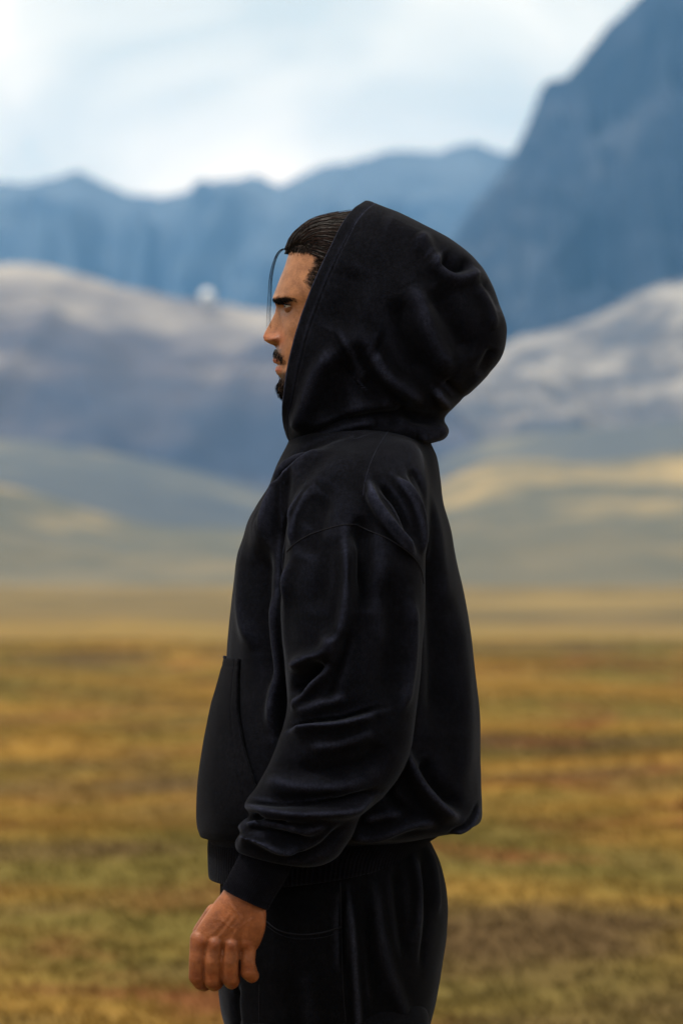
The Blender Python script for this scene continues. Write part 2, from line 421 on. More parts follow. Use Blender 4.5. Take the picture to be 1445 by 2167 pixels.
m_ground = meadow_mat('meadow_soil'); m_grass = meadow_mat('dry_grass', True)

def ground_z(x, y):
    p = np.stack([x, y * 0.8, 0 * x], -1)
    near = smooth(6, 16, np.abs(y)) 
    z = 0.22 * noise3(p, 0.28, 4, 2) + 0.36 * noise3(p, 0.05, 8, 2) * smooth(25, 70, y)
    return z * near * (1 - smooth(500, 900, y)) - 0.002

gy = np.concatenate([-np.geomspace(9600, 45, 14), np.linspace(-40, 0, 8), np.linspace(1, 60, 240), np.geomspace(60.5, 9600, 160)])
gs = np.linspace(-1, 1, 201); gs = np.sign(gs) * np.abs(gs) ** 1.5
GY, GS = np.meshgrid(gy, gs, indexing='ij')
GX = GS * (24 + np.abs(GY) * 0.62)
GZ = ground_z(GX, GY)
for k, w_ in ((0, 9700.0), (1, 7900.0), (2, 6600.0)):      # outer strips carry the plain far out to both sides
    GX[:, k] = -w_; GX[:, -1 - k] = w_; GZ[:, k] = GZ[:, -1 - k] = -0.002
ground = mesh_from('ground', np.stack([GX, GY, GZ], -1).reshape(-1, 3), grid_faces(len(gy), 201, False), m_ground); ground['kind'] = K

# dry grass tufts and low herbs covering the near meadow
def tufts():
    n = 100000
    y = 2.5 + 65 * rng.random(n) ** 1.4
    q = rng.normal(size=n) * 0.42; x = q * (3.2 + y * 0.34)
    dens = noise3(np.stack([x, y, 0 * x], -1), 0.8, 6, 2)
    keep = (rng.random(n) < 0.55 + 0.5 * dens) & ~((np.abs(y - 5.0) < 0.3) & (np.abs(x) < 0.4))
    x, y = x[keep], y[keep]; n = len(x); z = ground_z(x, y)
    nb = 5
    X = np.repeat(x, nb); Yy = np.repeat(y, nb); Z = np.repeat(z, nb)
    h = np.repeat(rng.uniform(0.012, 0.040, n), nb) * rng.uniform(0.6, 1.2, n * nb)
    a = rng.uniform(0, 2 * np.pi, n * nb); lean = rng.uniform(0.5, 1.6, n * nb) * h; r0 = rng.uniform(0, 0.04, n * nb)
    bx, by = X + r0 * np.cos(a), Yy + r0 * np.sin(a)
    w = 0.004 + 0.0001 * Yy
    pa = a + np.pi / 2
    V = np.empty((n * nb, 4, 3))
    V[:, 0] = np.stack([bx - w * np.cos(pa), by - w * np.sin(pa), Z - 0.01], -1)
    V[:, 1] = np.stack([bx + w * np.cos(pa), by + w * np.sin(pa), Z - 0.01], -1)
    mx_, my_ = bx + lean * 0.4 * np.cos(a), by + lean * 0.4 * np.sin(a)
    V[:, 2] = np.stack([mx_ + w * .8 * np.cos(pa), my_ + w * .8 * np.sin(pa), Z + h * 0.6], -1)
    V[:, 3] = np.stack([bx + lean * np.cos(a), by + lean * np.sin(a), Z + h], -1)
    b0 = np.arange(n * nb) * 4
    Fc = np.concatenate([np.stack([b0, b0 + 1, b0 + 2], -1), np.stack([b0, b0 + 2, b0 + 3], -1)])
    o = mesh_from('grass', V.reshape(-1, 3), Fc, m_grass, smooth_shade=False)
    o['kind'] = 'stuff'; o['label'] = 'dry golden and olive grass covering the near meadow'; o['category'] = 'grass'
tufts()

# small white round-topped building on the crest of the left hill
def white_dome():
    c = P(438, 636, 2960); c = Vector(c.tolist())
    t = bpy.data.objects.new('domed_building', None); COL.objects.link(t); t.location = c
    t['label'] = 'tiny white domed building on the crest of the left hill'; t['category'] = 'building'
    white = plain('white_render', (0.8, 0.8, 0.78), 0.7)
    dark = plain('door_wood', (0.08, 0.05, 0.03), 0.7)
    th = np.linspace(0, 2 * np.pi, 32, endpoint=False)
    def rev(prof): return np.stack([np.stack([r * np.cos(th), r * np.sin(th), 0 * th + z], -1) for r, z in prof])
    wl_ = Soup(); wl_.grid(rev([(5.6, -4), (5.6, 3.2), (5.9, 3.25), (5.9, 3.6), (5.5, 3.65)])); wl_.build('wall', white, t)
    rf = Soup(); rf.grid(rev([(5.55 * math.cos(a), 3.6 + 5.6 * math.sin(a)) for a in np.linspace(0, 1.5, 12)])); rf.build('roof', white, t)
    d = Soup(); 
    V = [(x, y, z) for x in (-0.7, 0.7) for y in (-5.75, -5.4) for z in (-0.3, 2.0)]
    d.add(V, [[0, 1, 3, 2], [4, 6, 7, 5], [0, 4, 5, 1], [2, 3, 7, 6], [0, 2, 6, 4], [1, 5, 7, 3]]); d.build('door', dark, t, False)
white_dome()

# the air between camera and mountains
def haze():
    x0, x1, y0, y1, z0, z1 = -9800, 9800, -9800, 9800, -3.0, 1180
    V = [(x, y, z) for x in (x0, x1) for y in (y0, y1) for z in (z0, z1)]
    o = mesh_from('haze', V, [[0, 1, 3, 2], [4, 6, 7, 5], [0, 4, 5, 1], [2, 3, 7, 6], [0, 2, 6, 4], [1, 5, 7, 3]], None, smooth_shade=False)
    m = bpy.data.materials.new('blue_air'); m.use_nodes = True; nt = m.node_tree; nt.nodes.clear()
    out = nt.nodes.new('ShaderNodeOutputMaterial'); v = nt.nodes.new('ShaderNodeVolumePrincipled')
    v.inputs['Density'].default_value = 0.72e-4; v.inputs['Color'].default_value = (0.20, 0.50, 0.97, 1); v.inputs['Anisotropy'].default_value = 0.0
    nt.links.new(v.outputs[0], out.inputs['Volume'])
    o.data.materials.append(m); o['kind'] = 'stuff'; o['label'] = 'blue haze filling the valley before the mountains'; o['category'] = 'haze'
haze()
# ------------------------------------------------------------------ person
person = bpy.data.objects.new('person', None); COL.objects.link(person)
person.location = (0, 5.0, 0)
person['label'] = 'long-haired man in a black hooded sweatshirt standing in profile on the meadow'; person['category'] = 'person'
BUILT = []
def part(name, V, Fc, mat, parent=None, sm=True, label=None):
    o = mesh_from(name, V, Fc, mat, None, sm); BUILT.append((o, parent or person))
    if label: o['label'] = label
    return o

# ---- skin: head
YC = 5.0
HEAD = [(704, 468, 770, 468, YC, .012), (684, 473, 800, 471, YC, .036), (656, 485, 838, 481, YC, .054), (633, 503, 866, 500, YC, .066), (614, 530, 884, 528, YC, .074),
        (602, 565, 892, 565, YC, .0765), (590, 597, 896, 600, YC, .077), (582, 622, 896, 627, YC, .0765), (583, 636, 893, 645, YC, .0755), (589, 650, 889, 665, YC, .074),
        (592, 670, 880, 690, YC, .0725), (592, 695, 868, 715, YC, .071), (590, 720, 855, 738, YC, .068), (587, 745, 840, 762, YC, .064), (589, 775, 822, 786, YC, .060),
        (592, 800, 806, 806, YC, .056), (592, 822, 796, 826, YC, .050), (602, 842, 796, 850, YC, .044), (640, 856, 805, 872, YC, .046), (675, 880, 815, 895, YC, .054),
        (685, 920, 825, 925, YC, .060), (680, 960, 840, 960, YC, .066), (660, 985, 860, 985, YC, .10)]
NOSE = np.array([(560, 0, 6), (600, 1, 6), (628, 2, 7), (640, 3, 6), (648, 5, 6), (660, 9, 6.5), (675, 17, 7.5), (690, 25, 8.5), (702, 31, 10), (712, 34, 11), (720, 31, 12), (726, 21, 12), (731, 10, 11),
                 (736, 3, 10), (745, 7, 16), (755, 9, 19), (762, 11, 20), (767, 9, 20), (771, 1, 20), (776, 5, 18), (783, 8, 17), (790, 6, 17), (799, -1, 16), (806, 0, 16), (815, 4, 15), (828, 5, 15), (838, 3, 14), (850, 0, 14)], float)
def build_head():
    G = loft(HEAD, 620, 320, 2.15)
    th = np.linspace(0, 2 * np.pi, 320, endpoint=False)
    px, py = to_px(G)
    yo = (G[..., 1] - YC) * 1000.0              # mm to the side
    front = smooth(0.1, 0.6, np.cos(th))[None, :]
    ex = np.interp(py, NOSE[:, 0], NOSE[:, 1]) / 1600.0; wd = np.interp(py, NOSE[:, 0], NOSE[:, 2])
    G[..., 0] -= ex * np.exp(-np.abs(yo / wd) ** 2.2) * front
    def bump(cx, cy, y0, sx, sy, sw, amp, direction=(-1, 0, 0)):
        """amp in mm, centre given by pixel height cy, side offset y0 (mm) on both sides"""
        w = np.exp(-((py - cy) / sy) ** 2) * np.exp(-((px - cx) / sx) ** 2)
        w = w * (np.exp(-((yo - y0) / sw) ** 2) + np.exp(-((yo + y0) / sw) ** 2))
        for k in range(3): G[..., k] += w * amp / 1000.0 * direction[k] * (np.sign(yo) if k == 1 else 1)
    bump(592, 717, 13.5, 12, 9, 5.5, 7.5, (-0.5, 0.85, 0))      # wings of the nose
    bump(607, 714, 18, 4.5, 13, 5.0, -3.6, (-0.5, 0.8, 0))          # crease behind them
    bump(588, 733, 8, 8, 4, 5.0, -3.5, (-0.2, 0.0, -1))           # nostrils
    bump(604, 649, 30, 26, 11, 15, -6.5)                          # eye sockets
    bump(598, 650, 17, 12, 9, 7, -4.0)
    bump(588, 631, 22, 24, 7, 18, 4.6)                            # brow ridge
    bump(612, 628, 40, 22, 8, 14, 2.2)
    bump(625, 690, 40, 25, 20, 18, 2.5, (-0.5, 0.6, 0))           # cheek bones
    bump(604, 773, 24, 6, 9, 8, -3.0)                             # corners of the mouth
    bump(612, 745, 24, 8, 20, 6, -1.6)
    bump(625, 760, 38, 22, 24, 14, -2.0, (-0.3, 0.8, 0))          # hollow of the cheek
    # eyelids: a soft bulge over the eyeball with the gap left open
    return G
Gh = build_head()
hV, hF = closed_mesh(Gh)
head_px, head_py = to_px(hV)
head_yo = np.abs(hV[:, 1] - YC) * 1000
tint = np.ones((len(hV), 3))
def paint(mask, col): 
    global tint; tint = tint * (1 - mask[:, None]) + tint * np.array(col) * mask[:, None]
nzh = noise3(hV, 90, 3, 3)
beard_m = np.maximum.reduce([
    smooth(735, 741, head_py) * (1 - smooth(755, 762, head_py)) * (1 - smooth(22, 30, head_yo)) * (1 - smooth(622, 640, head_px)),
    smooth(786, 796, head_py + (head_px - 590) * 0.25) * (1 - smooth(620, 660, head_px)) * (1 - smooth(858, 880, head_py)),
    0.75 * smooth(728, 768, head_py) * smooth(606, 622, head_px) * (1 - smooth(855, 890, head_py)) * (1 - smooth(760, 800, head_px)),
    0.7 * smooth(680, 735, head_py) * smooth(655, 680, head_px) * (1 - smooth(860, 890, head_py)) * (1 - smooth(760, 800, head_px))])
paint(np.clip(beard_m * (0.8 + 0.25 * nzh), 0, 1) * 0.9, (0.10, 0.11, 0.13))
sbm = smooth(-2, 12, head_px - np.interp(head_py, [530, 545, 560, 577, 592, 604, 616, 640, 700], [664, 664, 658, 650, 642, 648, 664, 690, 700])) * (head_px < 740) * smooth(526, 534, head_py) * (1 - smooth(690, 710, head_py)) * (head_yo > 30)
paint(sbm * 0.85, (0.12, 0.12, 0.13))
paint(smooth(540, 534, head_py) * 0 + (1 - smooth(531, 539, head_py)) * smooth(612, 622, head_px), (0.08, 0.07, 0.07))
lip_m = np.exp(-((head_py - 763) / 5.5) ** 2) + np.exp(-((head_py - 781) / 6.5) ** 2)
lip_m = np.clip(lip_m, 0, 1) * (1 - smooth(17, 25, head_yo)) * (1 - smooth(600, 610, head_px))
paint(lip_m, (0.95, 0.55, 0.60))
paint(np.exp(-((head_py - 771) / 1.8) ** 2) * (1 - smooth(20, 26, head_yo)) * (1 - smooth(602, 612, head_px)), (0.45, 0.3, 0.3))
paint(np.exp(-((head_py - 715) / 20) ** 2) * (1 - smooth(595, 612, head_px)), (1.0, 0.78, 0.72))      # redder nose
paint(np.exp(-((head_py - 731) / 4) ** 2 - ((head_yo - 8) / 5) ** 2) * (1 - smooth(592, 602, head_px)), (0.35, 0.25, 0.25))  # dark of the nostrils painted into the skin tint
paint(np.exp(-((head_py - 653) / 13) ** 2 - ((head_yo - 30) / 20) ** 2) * (1 - smooth(640, 660, head_px)), (0.74, 0.64, 0.62))  # skin round the eye darkened for the shade under the brow

# ---- skin: hand (left hand loosely closed, back of the hand to the camera)
YH = 4.775
def hand_mesh():
    s = Soup()
    palm = loft([(512, 1812, 590, 1845, YH, .024, 2.2), (496, 1848, 574, 1890, YH, .022, 2.2), (474, 1884, 564, 1918, YH, .0205, 2.2), (452, 1912, 563, 1945, YH, .019, 2.3), (430, 1944, 561, 1968, YH + .001, .018, 2.4),
                 (411, 1974, 553, 1992, YH + .003, .0175, 2.4), (404, 1998, 545, 2008, YH + .005, .017, 2.4), (408, 2014, 536, 2018, YH + .009, .012, 2.2)], 60, 48)
    s.grid(palm)
    def chain(js):
        pts = [P(a, b, YH + c) for a, b, c, r in js]; rad = [j[3] * 1.07 for j in js]
        pp, rr = [], []
        for i in range(len(pts) - 1):
            for t in np.linspace(0, 1, 8, endpoint=False): pp.append(pts[i] * (1 - t) + pts[i + 1] * t); rr.append(rad[i] * (1 - t) + rad[i + 1] * t)
        pp.append(pts[-1]); rr.append(rad[-1])
        for p, r in zip(pp, rr):       # overlapping balls, fused by the remesh below
            th = np.linspace(0, 2 * np.pi, 14, endpoint=False); ph = np.linspace(0.15, np.pi - 0.15, 8)
            s.grid(p + r * np.stack([np.outer(np.sin(ph), np.cos(th)), np.outer(np.sin(ph), np.sin(th)), np.outer(np.cos(ph), np.ones(14))], -1))
    # x, y in photo pixels, depth behind the back of the hand, radius (m): knuckle, middle joint, end joint, tip
    chain([(421, 1988, .000, .0110), (417, 2030, -.001, .0098), (416, 2068, .003, .0098), (424, 2080, .012, .0092), (432, 2084, .026, .0088), (440, 2056, .036, .0080), (446, 2034, .034, .0070)])
    chain([(455, 1996, -.005, .0112), (450, 2035, -.005, .0100), (449, 2076, .002, .0102), (454, 2083, .012, .0094), (458, 2080, .028, .0090), (463, 2050, .036, .0082), (466, 2030, .033, .0072)])
    chain([(490, 1999, -.005, .0112), (487, 2035, -.005, .0102), (486, 2070, .001, .0104), (490, 2078, .010, .0096), (493, 2074, .026, .0090), (494, 2046, .034, .0080), (494, 2028, .031, .0070)])
    chain([(525, 1998, .001, .0102), (524, 2030, .000, .0092), (525, 2058, .003, .0096), (533, 2066, .010, .0088), (532, 2062, .022, .0080), (528, 2040, .028, .0070), (525, 2026, .026, .0062)])
    chain([(455, 1935, .018, .0125), (428, 1975, .030, .0120), (424, 2012, .040, .0105), (440, 2040, .050, .0095), (458, 2052, .053, .0082)])
    o = s.build('hand_tmp')
    md = o.modifiers.new('r', 'REMESH'); md.mode = 'VOXEL'; md.voxel_size = 0.00115
    ms = o.modifiers.new('s', 'SMOOTH'); ms.factor = 0.55; ms.iterations = 5
    apply_mods(o)
    n = len(o.data.vertices); co = np.empty(n * 3); o.data.vertices.foreach_get('co', co); co = co.reshape(-1, 3)
    no = np.empty(n * 3); o.data.vertices.foreach_get('normal', no); no = no.reshape(-1, 3)
    px, py = to_px(co); near = np.clip(-no[:, 1], 0, 1)
    d = np.zeros(n)
    for x0, y0 in ((425, 1994), (455, 2000), (489, 2003), (523, 2001)):       # knuckles
        d += 1.3 * np.exp(-((px - x0) / 12) ** 2 - ((py - y0) / 11) ** 2)
    for x0, x1 in ((439, 1), (472, 1), (507, 1)): d -= 3.0 * np.exp(-((px - x0) / 5) ** 2 - ((py - 2008) / 16) ** 2)
    for pts, a, w in ((((492, 1925), (462, 1965), (430, 1990)), .6, 5), (((505, 1930), (480, 1965), (457, 1992)), .8, 4.5), (((518, 1935), (502, 1965), (490, 1995)), .7, 4.5), (((533, 1940), (527, 1965), (523, 1992)), .5, 4.5),
                      (((478, 1905), (505, 1945), (470, 1985)), .5, 3), (((545, 1940), (510, 1962), (507, 1985)), .45, 3), (((440, 1945), (470, 1950), (500, 1975)), .35, 3)):
        dd, _, al = poly_dist(px, py, pts); d += a * np.exp(-(dd / w) ** 2) * smooth(0, .25, al) * smooth(0, .25, 1 - al)
    for x0, y0 in ((416, 2066), (449, 2070), (486, 2064), (524, 2052)):       # creases of the middle joints
        for k in (-4, 0, 4): d -= 0.35 * np.exp(-((px - x0) / 11) ** 2 - ((py - y0 - k) / 1.3) ** 2)
    co = co + no * (d * near / 1000)[:, None] + no * (0.00012 * noise3(co, 500, 2, 2))[:, None]
    fc = [list(p.vertices) for p in o.data.polygons]
    bpy.data.objects.remove(o)
    t = np.ones((n, 3)) * np.array([0.78, 0.585, 0.44])
    red = np.zeros(n)
    for x0, y0 in ((425, 1994), (455, 2000), (489, 2003), (523, 2001), (416, 2066), (449, 2070), (486, 2064), (524, 2052)): red += np.exp(-((px - x0) / 13) ** 2 - ((py - y0) / 12) ** 2)
    red = np.clip(red, 0, 1)[:, None]
    t = t * (1 - 0.5 * red) + t * np.array([0.80, 0.54, 0.46]) * 0.5 * red
    t *= (1 + 0.10 * noise3(co, 70, 5, 3))[:, None]
    pal = smooth(1990, 1920, py)[:, None] if False else (1 - smooth(1925, 1995, py))[:, None]
    t = t * (1 + 0.12 * pal)
    return co, fc, t
haV, haF, haT = hand_mesh()

# ---- skin: the rest of the body under the clothes (trunk, arms, legs)
body = Soup(); tints = []
def add_body(V, Fc, t=None):
    body.add(V, Fc); tints.append(t if t is not None else np.ones((len(V), 3)) * 0.9)
add_body(hV, hF, tint)
add_body(haV, haF, haT)
far_shift = np.array([0.115, 0, 0.012])
hv2 = haV.copy(); hv2[:, 1] = 2 * YC - hv2[:, 1]; hv2 += far_shift
add_body(hv2, [f[::-1] for f in haF], haT)
V, Fc = closed_mesh(loft([(660, 960, 850, 955, YC, .07), (615, 1030, 880, 1020, YC, .16), (600, 1150, 880, 1150, YC, .17), (600, 1350, 870, 1350, YC, .15), (590, 1550, 880, 1550, YC, .145), (580, 1750, 890, 1750, YC, .16), (600, 1900, 890, 1920, YC, .16)], 40, 40)); add_body(V, Fc)
for sgn in (-1, 1):
    dx = 0 if sgn < 0 else 1
    arm = [(690, 1000, 830, 1010, YC + sgn * .16, .05), (680, 1100, 830, 1100, YC + sgn * .20, .05), (690, 1350, 820, 1350, YC + sgn * .215, .045), (680, 1500, 800, 1530, YC + sgn * .22, .042), (580, 1690, 680, 1730, YC + sgn * .224, .034), (508, 1812, 592, 1850, YC + sgn * .225, .022)]
    arm = [tuple([r[0] + dx * 185 * smooth(1350, 1850, r[1]), r[1], r[2] + dx * 185 * smooth(1350, 1850, r[1])] + list(r[3:])) for r in arm]
    V, Fc = closed_mesh(loft(arm, 40, 28)); add_body(V, Fc)
    V, Fc = closed_mesh(loft([(600, 1860, 860, 1850, YC + sgn * .07, .065), (600, 2150, 840, 2150, YC + sgn * .085, .068), (620, 2500, 800, 2500, YC + sgn * .10, .06), (620, 2700, 820, 2700, YC + sgn * .10, .055), (660, 3150, 770, 3150, YC + sgn * .10, .036), (650, 3240, 780, 3240, YC + sgn * .10, .036)], 40, 24)); add_body(V, Fc)
bo = body.build('body', M_skin); BUILT.append((bo, person))
ca = bo.data.color_attributes.new('tint', 'FLOAT_COLOR', 'POINT')
tt = np.vstack(tints); ca.data.foreach_set('color', np.hstack([np.clip(tt, 0, 1.3), np.ones((len(tt), 1))]).ravel())

# ---- eyes
M_eye = plain('eye_white', (0.40, 0.35, 0.31), 0.25); M_iris = plain('brown_iris', (0.010, 0.005, 0.003), 0.12)
for sgn in (-1, 1):
    c = P(621.5, 649, YC) + np.array([0, sgn * 0.0305, 0])
    th = np.linspace(0, 2 * np.pi, 24, endpoint=False)
    def ball(ph): return np.stack([-np.cos(ph)[:, None] * np.ones(24), np.outer(np.sin(ph), np.cos(th)), np.outer(np.sin(ph), np.sin(th))], -1)
    e = part('eye', *closed_mesh(c + 0.0118 * ball(np.linspace(0.02, np.pi - 0.02, 18))), M_eye)
    part('iris', *closed_mesh(c + 0.0121 * ball(np.linspace(0.02, 0.56, 7))), M_iris, e)
    for nm, a0, a1 in (('upper_eyelid', 1.3, 0.20), ('lower_eyelid', -1.3, -0.26)):
        G = np.empty((26, 12, 3))
        for i, u in enumerate(np.linspace(-1, 1, 26)):
            for k, v in enumerate(np.linspace(0, 1, 12)):
                el = a0 + (a1 - a0) * v; el = el * (1 - 0.9 * u * u * v) - (0.12 * u * v)      # corners drop a little
                az = 0.25 + u * 1.15; r = 0.0128 + 0.0006 * (1 - v)
                G[i, k] = c + r * np.array([-math.cos(el) * math.cos(az), sgn * math.cos(el) * math.sin(az), math.sin(el)])
        lid = part(nm, G.reshape(-1, 3), grid_faces(26, 12, False), M_skin)
        md = lid.modifiers.new('s', 'SOLIDIFY'); md.thickness = 0.0012; md.offset = 0; apply_mods(lid)
        cl = lid.data.color_attributes.new('tint', 'FLOAT_COLOR', 'POINT'); cl.data.foreach_set('color', ([0.66, 0.54, 0.50, 1] if nm[0] == 'u' else [0.80, 0.69, 0.65, 1]) * len(lid.data.vertices))  # lid tint includes painted socket shade, stronger on the upper lid
        if nm[0] == 'u':
            s = Soup()
            for q in rng.uniform(-0.95, 0.95, 200):
                p = G[int((q + 1) / 2 * 25), 11]; d = np.array([-1, sgn * q * 0.9, -0.15 + rng.normal() * .1]); d /= np.linalg.norm(d)
                L = 0.0065; tb = tube([p, p + d * L * .6, p + d * L + np.array([0, 0, .0012])], [.00040, .00028, .00010], 3); s.add(tb.reshape(-1, 3), grid_faces(3, 3))
            o = s.build('eyelash', M_hair); BUILT.append((o, lid))

# ---- hair, brows, beard: short tapered strands rooted on the skin
def strand(s, pts, r0, r1, n=4):
    G = tube(pts, np.linspace(r0, r1, len(pts)), n); s.add(G.reshape(-1, 3), grid_faces(len(pts), n))
head_bvh = BVHTree.FromPolygons([Vector(v) for v in hV.tolist()], hF)
def skin_at(px, py, sgn=-1):
    o = Vector(P(px, py, YC).tolist()); o.y = YC + sgn * 0.3
    loc, nor, i, d = head_bvh.ray_cast(o, Vector((0, -sgn, 0)))
    return loc, nor
def short_hairs(name, count, region, direction, length, r, mat, lift=0.5):
    s = Soup(); made = 0; tries = 0
    fn = np.array([len(f) for f in hF]); 
    cand = np.nonzero(region(head_px, head_py, head_yo) > 0.02)[0]
    if len(cand) == 0: return
    wts = region(head_px, head_py, head_yo)[cand]
    nrm = grid_normals(Gh).reshape(-1, 3)
    cand_ok = cand < len(nrm); cand = cand[cand_ok]; wts = wts[cand_ok]
    pick = rng.choice(cand, count, p=wts / wts.sum())
    for i in pick:
        p = hV[i] + rng.normal(size=3) * 0.0006; n_ = nrm[i]
        d = np.array(direction(head_px[i], head_py[i], hV[i, 1] - YC)) + rng.normal(size=3) * 0.22
        d -= n_ * (d @ n_); d /= np.linalg.norm(d) + 1e-9
        L = length * rng.uniform(0.6, 1.15)
        pts = [p - n_ * 0.0008, p + d * L * 0.5 + n_ * L * lift * 0.35, p + d * L + n_ * L * lift * 0.45 + np.array([0, 0, -0.1 * L])]
        strand(s, pts, r, r * 0.35, 3)
    o = s.build(name, mat); BUILT.append((o, person)); return o
M_beard = plain('black_beard', (0.006, 0.005, 0.005), 0.8, 0, 0.05)
tri = lambda x, a, b, c, d: smooth(a, b, x) * (1 - smooth(c, d, x))
def brow_region(px, py, yo):
    cy = np.interp(px, [574, 585, 600, 618, 634], [638, 635, 632, 633, 641]); hw = np.interp(px, [574, 585, 605, 634], [4.6, 5.0, 3.6, 1.4])
    return np.exp(-((py - cy) / hw) ** 4) * tri(yo, 7, 11, 48, 54) * (px < 638)
short_hairs('eyebrow', 900, brow_region, lambda a, b, y: (0.9, 0.5 * np.sign(y), 0.10), 0.0070, 0.00028, M_beard, 0.35)
short_hairs('moustache', 700, lambda px, py, yo: tri(py - yo * 0.62, 730, 735, 745, 752) * (1 - smooth(26, 32, yo)) * (px < 640), lambda a, b, y: (0.25, 0.8 * np.sign(y), -0.9), 0.0058, 0.00024, M_beard, 0.15)
short_hairs('beard', 2600, lambda px, py, yo: np.maximum(tri(py, 792, 800, 850, 862) * (1 - smooth(625, 660, px)), 0.35 * tri(py - (px - 600) * -0.5, 770, 800, 860, 890) * tri(px, 598, 606, 700, 740)), lambda a, b, y: (-0.15, 0.1 * np.sign(y), -1.0), 0.0085, 0.00025, M_beard, 0.45)
SB = lambda px, py: smooth(-5, 9, px - np.interp(py, [530, 545, 560, 577, 592, 604, 616, 640, 700], [664, 664, 658, 650, 642, 648, 664, 690, 700]))
short_hairs('sideburn', 5200, lambda px, py, yo: SB(px, py) * (px < 730) * tri(py, 526, 532, 690, 710) * (yo > 30), lambda a, b, y: (1.0, 0, -0.05 - 0.5 * smooth(575, 610, b)), 0.0095, 0.00026, M_hair, 0.12)
short_hairs('hairline', 500, lambda px, py, yo: np.exp(-((py - 533 - (px - 610) * 0.03) / 6) ** 2) * (px < 675), lambda a, b, y: (0.9, 0.1 * np.sign(y), 0.7), 0.012, 0.0003, M_hair, 0.3)

# slicked-back hair: a cap combed into locks, with loose strands over it; u runs backwards, phi from the near ear over the crown
CAP = np.array([(601, 527, 535, .030), (611, 507, 540, .052), (630, 487, 547, .064), (660, 468, 560, .073), (700, 458, 582, .080), (740, 452, 610, .084), (800, 452, 655, .087), (850, 470, 700, .086), (890, 515, 720, .070), (905, 560, 700, .045)], float)
def cap_points(u, phi, lift=0.0):
    """u 0..1 (array), phi radians (array)"""
    R = spline(CAP, 200); i = np.clip(u, 0, 1) * 199; j = np.floor(i).astype(int); j1 = np.minimum(j + 1, 199); f = (i - j)[..., None]
    r = R[j] * (1 - f) + R[j1] * f
    x, top, base, hw = r[..., 0], r[..., 1], r[..., 2], r[..., 3]
    k = np.abs(np.cos(phi)) ** 2 * (1 - u) ** 3 * 46
    px = x + k; zt, zb = P(px, top, YC)[..., 2], P(px, base, YC)[..., 2]
    sn = np.abs(np.sin(phi)) ** 0.85; cs = np.sign(np.cos(phi)) * np.abs(np.cos(phi)) ** 0.75
    z = zb + (zt - zb) * sn + lift * sn; y = YC - (hw + lift) * cs
    return np.stack([(px - 722.5) / F * YC, y, z], -1)
U, PH = np.meshgrid(np.linspace(0, 1, 150), np.linspace(-0.12, np.pi + 0.12, 400), indexing='ij')
groove = sum(a * np.sin(PH * f + ph + 1.5 * np.sin(U * 2.2 + f)) for a, f, ph in ((.7, 38, 0), (.5, 63, 2), (.45, 97, 4), (.6, 21, 1)))
env = smooth(0, 0.10, U)
G = cap_points(U, PH, 0.0); G2 = cap_points(U, PH, 0.004)
Nn = (G2 - G) / np.maximum(np.linalg.norm(G2 - G, axis=-1, keepdims=True), 1e-9)
G = G + Nn * ((0.0010 * groove) * env - 0.006 * (1 - smooth(0, 0.06, U)))[..., None]
hair = part('hair', G.reshape(-1, 3), grid_faces(150, 400, False), M_hair)
S3 = [Soup(), Soup(), Soup()]
for k in range(1900):
    s = S3[0 if rng.random() < .55 else (1 if rng.random() < .75 else 2)]
    ph0 = rng.uniform(-0.1, np.pi + 0.1); u0 = rng.uniform(0, 0.10) if rng.random() < 0.6 else rng.uniform(0, 0.4); L = rng.uniform(0.25, 0.6)
    t = np.linspace(0, 1, 9); u = u0 + L * t
    ph = ph0 + rng.normal() * 0.05 * t + 0.02 * np.sin(t * 5 + rng.uniform(0, 6))
    lf = 0.0012 + 0.0012 * rng.random() - 0.003 * (1 - smooth(0, 0.2, t)) + (0.003 if rng.random() < 0.03 else 0) * t
    p = np.array([cap_points(np.array(a), np.array(b), c) for a, b, c in zip(u, ph, lf)])
    strand(s, p, 0.00042, 0.0003, 4)
for s, m_, nm in zip(S3, (M_hair, M_hair_b, M_hair_c), ('combed_strands',) * 3):
    o = s.build(nm, m_); BUILT.append((o, hair))
s = Soup()      # loose forelock hanging in front of the face
for k in range(6):
    j = rng.normal(size=2) * 0.9
    pts = [(612, 531), (603, 526), (594, 529), (585, 540), (577, 562), (572, 590), (570, 625), (568, 660), (567.5, 693)]
    pts = spline([[a + j[0] * (0.5 + i * 0.22), b + j[1] * (1 + i * 0.3), 0, 0] for i, (a, b) in enumerate(pts)], 40)
    yy = YC - 0.02 + rng.normal() * 0.0006 + np.linspace(0, 0.006, 40)
    strand(s, P(pts[:, 0], pts[:, 1], yy), 0.00036, 0.00016, 4)
for k in range(16):     # flyaway wisps at the hairline
    x0 = rng.uniform(604, 640); y0 = np.interp(x0, [604, 640], [522, 480]); a = rng.uniform(-0.5, 0.6)
    pts = [P(x0 + t * 14 * math.cos(a) - 8 * t * t, y0 - t * 9 + 5 * t * t * rng.uniform(-1, 1), YC - rng.uniform(-.02, .03)) for t in np.linspace(0, 1, 6)]
    strand(s, pts, 0.00022, 0.0001, 3)
o = s.build('loose_strand', M_hair); BUILT.append((o, hair))

# ---- hoodie
def cloth(name, G, folds, mat, parent=None, nseed=1, amp=(0.0016, 0.0007), caps=True, freq=(16, 42), stretch=(1, 1, 1), label=None, gain=2.2):
    Nn = grid_normals(G); G = wrinkle(G, Nn, amp[0], freq[0], nseed, stretch)
    Nn = grid_normals(G); G = fold(G, Nn, folds, gain)
    Nn = grid_normals(G); G = wrinkle(G, Nn, amp[1], freq[1], nseed + 2)
    V, Fc = closed_mesh(G) if caps else (G.reshape(-1, 3), grid_faces(G.shape[0], G.shape[1]))
    return part(name, V, Fc, mat, parent, True, label), G

